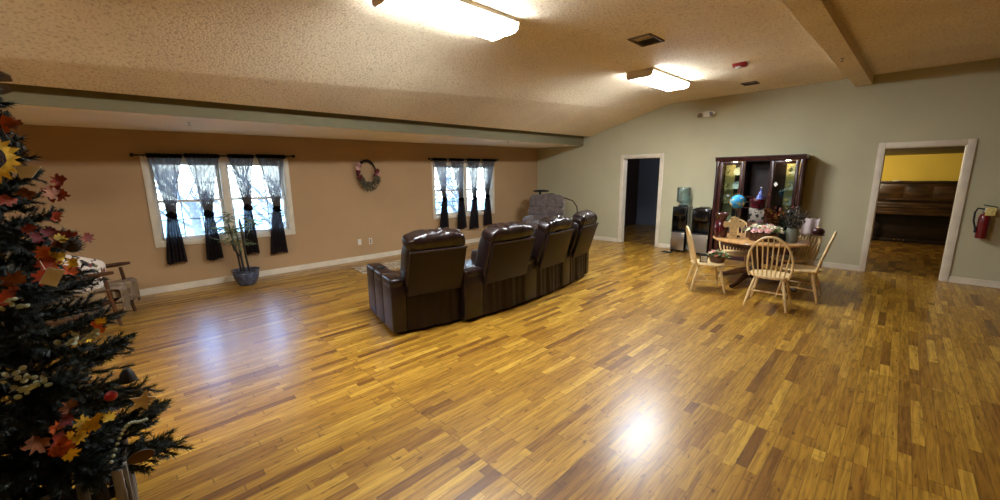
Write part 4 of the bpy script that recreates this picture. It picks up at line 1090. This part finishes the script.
for k in (-1, 0, 1): MB().box((-.02, .18 + k * .075, .06), (.10, .03, .014), Euler((0, .1, 0)), .005).build('pedal', M['brass'], t)
o = MB().lathe([(0, 0), (.07, 0), (.075, .012), (.03, .02), (0, .02)], n=20).build('dish', M['white']); o.location = (13.07, .10, 1.42); tag(o, 'small white dish on lid of the upright piano', 'dish')

# ------------------------------------------------------------------ decorated tree at left
TX, TY = -.36, 2.45
t = thing('christmas_tree', 'dark green artificial tree dressed with autumn leaves at left', 'tree', (TX, TY, 0))
MB().tube([(0, 0, .03), (0, 0, 1.0), (0, 0, 2.05)], [.03, .024, .008], 10).build('trunk', M['bark'], t)
for k in range(3):
    a = 2 * pi * k / 3; MB().tube([(0, 0, .12), (.10 * cos(a), .10 * sin(a), .06), (.19 * cos(a), .19 * sin(a), .012)], .012, 8).build('stand_leg', M['blackm'], t)
def twig(mb, p, d, l, rn, nd=1):
    mb.tube([p, p + d * l], [.0035, .002], 4, False)
    ax = d.orthogonal().normalized(); ay = d.cross(ax)
    n = int(l * 800)
    for i in range(n):
        s = i / n; a = rn.uniform(0, 6.28); q = p + d * l * (s + .02)
        e = (d * rn.uniform(.55, 1.0) + (ax * cos(a) + ay * sin(a)) * .8).normalized() * rn.uniform(.028, .042); w = d.cross(e).normalized() * .0027
        mb.bm.faces.new([mb.bm.verts.new(v) for v in (q - w, q + w, q + e)])
def branch_mesh(L, seed):
    rn = random.Random(seed); mb = MB()
    f = lambda s: Vector((L * s, .02 * sin(3 * s + seed), -.10 * L * s + .16 * L * s * s))
    mb.tube([f(i / 5) for i in range(6)], [.007, .006, .005, .004, .003, .002], 5, False)
    for i in range(17):
        s = .14 + .82 * i / 16; sd = 1 if i % 2 else -1; p = f(s)
        d = Vector((.75, sd * rn.uniform(.5, .9), rn.uniform(-.15, .4))).normalized(); l = rn.uniform(.09, .15) * (1.15 - .45 * s) * (L / .42) ** .5
        twig(mb, p, d, l, rn)
    twig(mb, f(.8), (f(1) - f(.8)).normalized(), L * .28, rn)
    for i in range(9): twig(mb, f(.12 + .09 * i), Vector((.7, rn.uniform(-.8, .8), rn.choice((-.5, .6, .8)))).normalized(), .10, rn)
    return mb.mesh('branch', M['needle'], 30, False)
BM = [branch_mesh(.42, s) for s in range(5)]
rn = random.Random(21); nb = 99
for k in range(nb):
    f = k / nb; z = .26 + 1.72 * f ** 1.05; R = .31 * (1 - f) + .10
    a = k * 2.39996 + rn.uniform(-.2, .2)
    o = bpy.data.objects.new('branch', BM[k % 5]); COL.objects.link(o); o.parent = t
    o.location = (0, 0, z); s = R / .42 * rn.uniform(.88, 1.08)
    o.rotation_euler = Euler((rn.uniform(-.5, .5), -.02 + .12 * rn.uniform(-1, 1) - .45 * f * f, a)); o.scale = (s, max(s, .55), max(s, .55))

inner = MB(); rn = random.Random(77)
for k in range(150):
    z = rn.uniform(.3, 1.95); a = rn.uniform(0, 6.28); R = (.30 * (1 - z / 2.1) + .05); p = Vector((R * .35 * cos(a), R * .35 * sin(a), z)); d = Vector((cos(a), sin(a), rn.uniform(-.5, .3))).normalized()
    twig(inner, p, d, R * .8 + .03, rn)
tag(inner.build('inner_foliage', M['needle'], t, normals=False), kind='stuff')
# ornaments on the tree
def leaf_outline():
    pts = []
    for i, (a, r) in enumerate([(0, 1), (14, .55), (30, .82), (48, .9), (52, .55), (74, .72), (95, .5), (118, .55), (140, .3), (165, .16), (180, .12)]): pts.append((a, r))
    full = [(a, r) for a, r in pts] + [(-a, r) for a, r in reversed(pts[1:-1])]
    return [(r * cos(radians(a)), r * sin(radians(a))) for a, r in full]
LO = leaf_outline()
def leaf_mesh(mb, c, size, rn, face=Vector((.25, -1, .15))):
    n = (face.normalized() + Vector((rn.uniform(-.5, .5), rn.uniform(-.3, .3), rn.uniform(-.5, .5)))).normalized(); ax = n.orthogonal().normalized(); ay = n.cross(ax)
    a = rn.uniform(0, 6.28); X_, Y_ = ax * cos(a) + ay * sin(a), ay * cos(a) - ax * sin(a)
    c0 = mb.bm.verts.new(c - n * size * .1); vs = [mb.bm.verts.new(c + X_ * x * size + Y_ * y * size + n * size * .18 * (rn.uniform(-1, 1) * .4 + (x * x + y * y) * .5)) for x, y in LO]
    for i in range(len(vs)): mb.bm.faces.new((c0, vs[i], vs[(i + 1) % len(vs)]))
def leaf_spray(label, loc, mats, n, spread, size, seed, extra=None):
    t = thing('maple_leaf_spray', label, 'leaf spray', loc, 0, 'maple leaf sprays on the tree'); rn = random.Random(seed)
    MB().tube([(0, .10, -.02), (0, .04, 0), (0, 0, .02)], .003, 5).build('stem', M['bark'], t)
    for k in range(n):
        b = MB(); leaf_mesh(b, Vector((rn.gauss(0, spread), rn.uniform(-.03, .03), rn.gauss(0, spread))), size * rn.uniform(.6, 1.0), rn); b.build('maple_leaf', M[mats[k % len(mats)]], t, 60, False)
    return t
leaf_spray('red and russet maple leaf spray right of the pale card on the tree', (-.175, 2.17, 1.55), ['leaf_r', 'leaf_b', 'leaf_r'], 7, .035, .05, 1)
leaf_spray('red maple leaf spray just above the orange one with the tag', (-.19, 2.16, 1.42), ['leaf_r', 'leaf_d', 'leaf_r', 'leaf_b'], 8, .04, .05, 2)
leaf_spray('orange maple leaf spray next to white price tag on the tree', (-.205, 2.15, 1.315), ['leaf_o', 'leaf_r', 'leaf_o'], 6, .028, .045, 3)
leaf_spray('yellow leaf spray behind white price tag on the tree', (-.165, 2.16, 1.315), ['leaf_y'], 6, .022, .035, 4)
leaf_spray('rusty maple leaf at left edge of the tree, level with the armchair', (-.29, 2.10, 1.235), ['leaf_r', 'leaf_b'], 3, .03, .05, 5)
leaf_spray('orange and russet maple leaf spray low on the tree', (-.285, 2.06, .69), ['leaf_r', 'leaf_o', 'leaf_b', 'leaf_o'], 7, .04, .055, 6)
leaf_spray('bright yellow maple leaf spray low on the tree', (-.185, 2.07, .66), ['leaf_y'], 7, .036, .042, 7)
leaf_spray('yellow leaf pair between the low orange and bright yellow sprays', (-.225, 2.07, .61), ['leaf_y', 'leaf_o'], 3, .02, .04, 8)
leaf_spray('dark burgundy leaf just above the low yellow leaves', (-.215, 2.08, .73), ['leaf_d'], 3, .022, .035, 9)
leaf_spray('small yellow and orange spray at right edge of the tree, mid height', (-.125, 2.15, 1.01), ['leaf_y', 'leaf_o'], 4, .022, .035, 10)
leaf_spray('brownish maple leaf spray above the sunflower at tree top', (-.245, 2.17, 1.775), ['leaf_b', 'leaf_o'], 4, .03, .05, 11)
# sunflower
t = thing('sunflower', 'large yellow artificial sunflower near top of the tree', 'sunflower', (-.285, 2.13, 1.68))
b = MB(); rn = random.Random(4); N_ = Vector((.35, -1, .1)).normalized(); ax = N_.orthogonal().normalized(); ay = N_.cross(ax)
for ring, (n, r, tz) in enumerate(((18, .085, .0), (16, .075, .012))):
    for k in range(n):
        a = 2 * pi * (k + .5 * ring) / n; d = ax * cos(a) + ay * sin(a); s = d.cross(N_); r2 = r * rn.uniform(.9, 1.08); z = N_ * (tz + rn.uniform(-.006, .006))
        b.bm.faces.new([b.bm.verts.new(v) for v in (d * .03 + z, d * r2 * .6 + s * .014 + z, d * r2 + z * .3, d * r2 * .6 - s * .014 + z)])
b.build('petals', M['sf_petal'], t, 60, False)
MB().sq(N_ * .01, (.085, .085, .03), .8, 1, 24, 10, N_.to_track_quat('Z', 'Y').to_euler(), .003, 60).build('disc', M['sf_disc'], t)
# pale card, price tag, pine cone
o = MB().prism([(-.022, .018), (.038, .018), (.01, -.022), (-.018, -.022)], .003, Matrix(((1, 0, 0, 0), (0, 0, 1, 0), (0, 1, 0, 0), (0, 0, 0, 1)))).build('paper_card', M['white']); o.location = (-.205, 2.14, 1.635); o.rotation_euler = (0, 0, -.1)
tag(o, 'pale pointed card tucked into the tree right of the sunflower', 'card')
t = thing('price_tag', 'white price tag hanging from orange leaves on the tree', 'tag', (-.197, 2.105, 1.262), .1)
MB().box((0, 0, 0), (.044, .002, .062), Euler((0, .5, 0))).build('card', M['white'], t)
b = MB()
for k in range(3): b.box((.004, -.0016, .012 - .011 * k), (.024, .001, .003), Euler((0, .5, 0)))
b.build('print', M['trim'], t); MB().tube([(-.012, 0, .028), (-.02, .02, .06)], .0012, 4).build('string', M['white'], t)
b = MB(); b.sq((0, 0, 0), (.05, .05, .06), 1, 1, 14, 10); rn = random.Random(6)
for k in range(60):
    a = k * 2.4; z = -.026 + .052 * k / 59; r = .026 * sqrt(max(.05, 1 - (z / .034) ** 2)); p = Vector((r * cos(a), r * sin(a), z)); d = Vector((cos(a), sin(a), .4)).normalized(); leafquad(b, p, d, Vector((0, 0, 1)), .016, .007)
o = b.build('pine_cone', M['bark'], normals=False); o.location = (-.135, 2.16, 1.365); tag(o, 'brown pine cone at right edge of the tree above the armchair', 'pine cone')
# eucalyptus clusters
for i, (x, y, z, lab) in enumerate([(-.32, 2.08, 1.195, 'pale eucalyptus sprig at left edge of the tree, below the rusty leaf'), (-.175, 2.10, 1.015, 'pale eucalyptus sprig beside the small yellow spray on the tree'),
                                    (-.345, 2.05, .945, 'pale eucalyptus sprig at left edge of the tree, middle of its height'), (-.30, 2.06, .90, 'pale eucalyptus sprig slightly right of the left-edge one, mid tree')]):
    t = thing('eucalyptus_sprig', lab, 'sprig', (x, y, z), 0, 'eucalyptus sprigs on the tree'); rn = random.Random(50 + i)
    MB().tube([(-.05, .03, -.02), (0, .0, 0), (.05, -.01, .012)], .002, 4).build('stem', M['bark'], t); b = MB()
    for k in range(16):
        s = rn.uniform(-.05, .05); p = Vector((s, -.005, rn.uniform(-.02, .02))); q = rn.uniform(.014, .024); b.sq(p + Vector((rn.uniform(-.01, .01), -.008, rn.uniform(-.012, .012))), (q, .003, q * .85), 1, 1, 10, 6, Euler((rn.uniform(-.6, .6), rn.uniform(-.6, .6), rn.uniform(-.7, .7))))
    b.build('leaves', M['sagegr'], t, normals=False)
# bead garland, star, wooden slice
b = MB()
for k in range(15):
    s = k / 14; p = Vector((-.15 + .12 * s, 2.07 + .02 * s, .50 + .13 * sin(pi * min(1, s * 1.25) * .62) )); b.sq(p, (.013, .013, .013), 1, 1, 10, 7)
tag(b.build('bead_garland', M['sagegr']), 'short string of pale beads draped low on the right of the tree', 'garland')
def star_outline(r, q): return [((r if i % 2 == 0 else q) * cos(pi / 2 + i * pi / 5), (r if i % 2 == 0 else q) * sin(pi / 2 + i * pi / 5)) for i in range(10)]
o = MB().prism(star_outline(.05, .022), .004, Matrix(((1, 0, 0, 0), (0, 0, 1, 0), (0, 1, 0, 0), (0, 0, 0, 1)))).build('star_ornament', M['tan']); o.location = (-.03, 2.12, .69); o.rotation_euler = (.1, .4, .3)
tag(o, 'pale wooden star ornament at lower right edge of the tree', 'ornament')
o = MB().lathe([(0, 0), (.038, 0), (.042, .004), (.042, .01), (0, .012)], n=20, sy=.6, rot=Euler((pi / 2, 0, 0))).build('wood_slice', M['walnut']); o.location = (-.065, 2.08, .475)
tag(o, 'brown oval wood slice ornament low at right of the tree', 'ornament')
o = MB().lathe([(0, .03), (.01, .028), (.022, .01), (.026, -.01), (.03, -.024), (.027, -.027), (0, -.02)], n=18).build('bell_ornament', M['iron']); o.location = (-.06, 2.12, .82); tag(o, 'dark bell ornament at right edge of the tree above the star', 'ornament')
o = MB().sq((0, 0, 0), (.04, .04, .04), 1, 1, 18, 12).build('bauble', M['red']); o.location = (-.115, 2.10, .76); tag(o, 'glossy red bauble on the tree left of the bell', 'ornament')

# slatted tree collar and basket
t = thing('tree_collar', 'grey slatted wooden collar round foot of the tree', 'tree collar', (TX, TY, 0))
sl = mat('weathered_slat', (150, 142, 130), .8, var=.25, stretch=(6, 6, 1)); sd = mat('dark_slat', (58, 54, 52), .8, var=.2, stretch=(6, 6, 1)); hw = .235
for side in range(4):
    Rm = Matrix.Rotation(side * pi / 2, 4, 'Z')
    for k in range(9):
        x = -hw + .026 + k * (2 * hw - .052) / 8; b = MB(); c = Rm @ Vector((x, -hw, .19)); b.box(c, (.034, .012, .38), Euler((0, 0, side * pi / 2)), .002); b.build('slat', sl if k % 2 == 0 else sd, t)
for z in (.03, .34):
    b = MB()
    for side in range(4): b.box(Matrix.Rotation(side * pi / 2, 3, 'Z') @ Vector((0, -hw + .013, z)), (2 * hw - .03, .012, .04), Euler((0, 0, side * pi / 2)))
    b.build('rail', sd, t)
t = thing('woven_basket', 'round pale basket on the floor before the tree collar', 'basket', (-.245, 2.05, 0))
MB().lathe([(0, .01), (.07, .01), (.085, .12), (.09, .25), (.085, .25), (.078, .12), (0, .03)], n=28).build('body', M['wicker'], t)
MB().tube([(.088 * cos(a), .088 * sin(a), .255) for a in [2 * pi * i / 24 for i in range(25)]], .009, 8).build('rim', M['cream'], t)

# ------------------------------------------------------------------ light
def point(name, loc, e, c, r=.05):
    l = bpy.data.lights.new(name, 'POINT'); l.energy = e; l.color = c; l.shadow_soft_size = r
    o = bpy.data.objects.new(name, l); o.location = loc; COL.objects.link(o); return o
point('hall_fill', (10.6, 3.2, 2.3), 42, (.8, .88, 1), .12)  # added fill that lifts the dark hall, no lamp modelled
point('back_room_lamp', (11.6, 1.3, 1.9), 95, (1, .86, .6), .12)
w = bpy.data.worlds.new('winter_sky'); scene.world = w; w.use_nodes = True; nt = w.node_tree
bg = nt.nodes['Background']; tc = nt.nodes.new('ShaderNodeTexCoord'); sp = nt.nodes.new('ShaderNodeSeparateXYZ'); nt.links.new(tc.outputs['Generated'], sp.inputs[0])
rp = nt.nodes.new('ShaderNodeValToRGB'); rp.color_ramp.elements[0].position = .0; rp.color_ramp.elements[0].position = .1; rp.color_ramp.elements[0].color = (.95, .97, 1, 1); rp.color_ramp.elements[1].position = .32; rp.color_ramp.elements[1].color = (.26, .46, 1, 1)
nt.links.new(sp.outputs[2], rp.inputs[0]); nt.links.new(rp.outputs[0], bg.inputs['Color']); bg.inputs['Strength'].default_value = 11

scene.view_settings.view_transform = 'Standard'; scene.view_settings.look = 'None'
scene.view_settings.gamma = 1; scene.view_settings.use_curve_mapping = False
scene.view_settings.exposure = 0.66
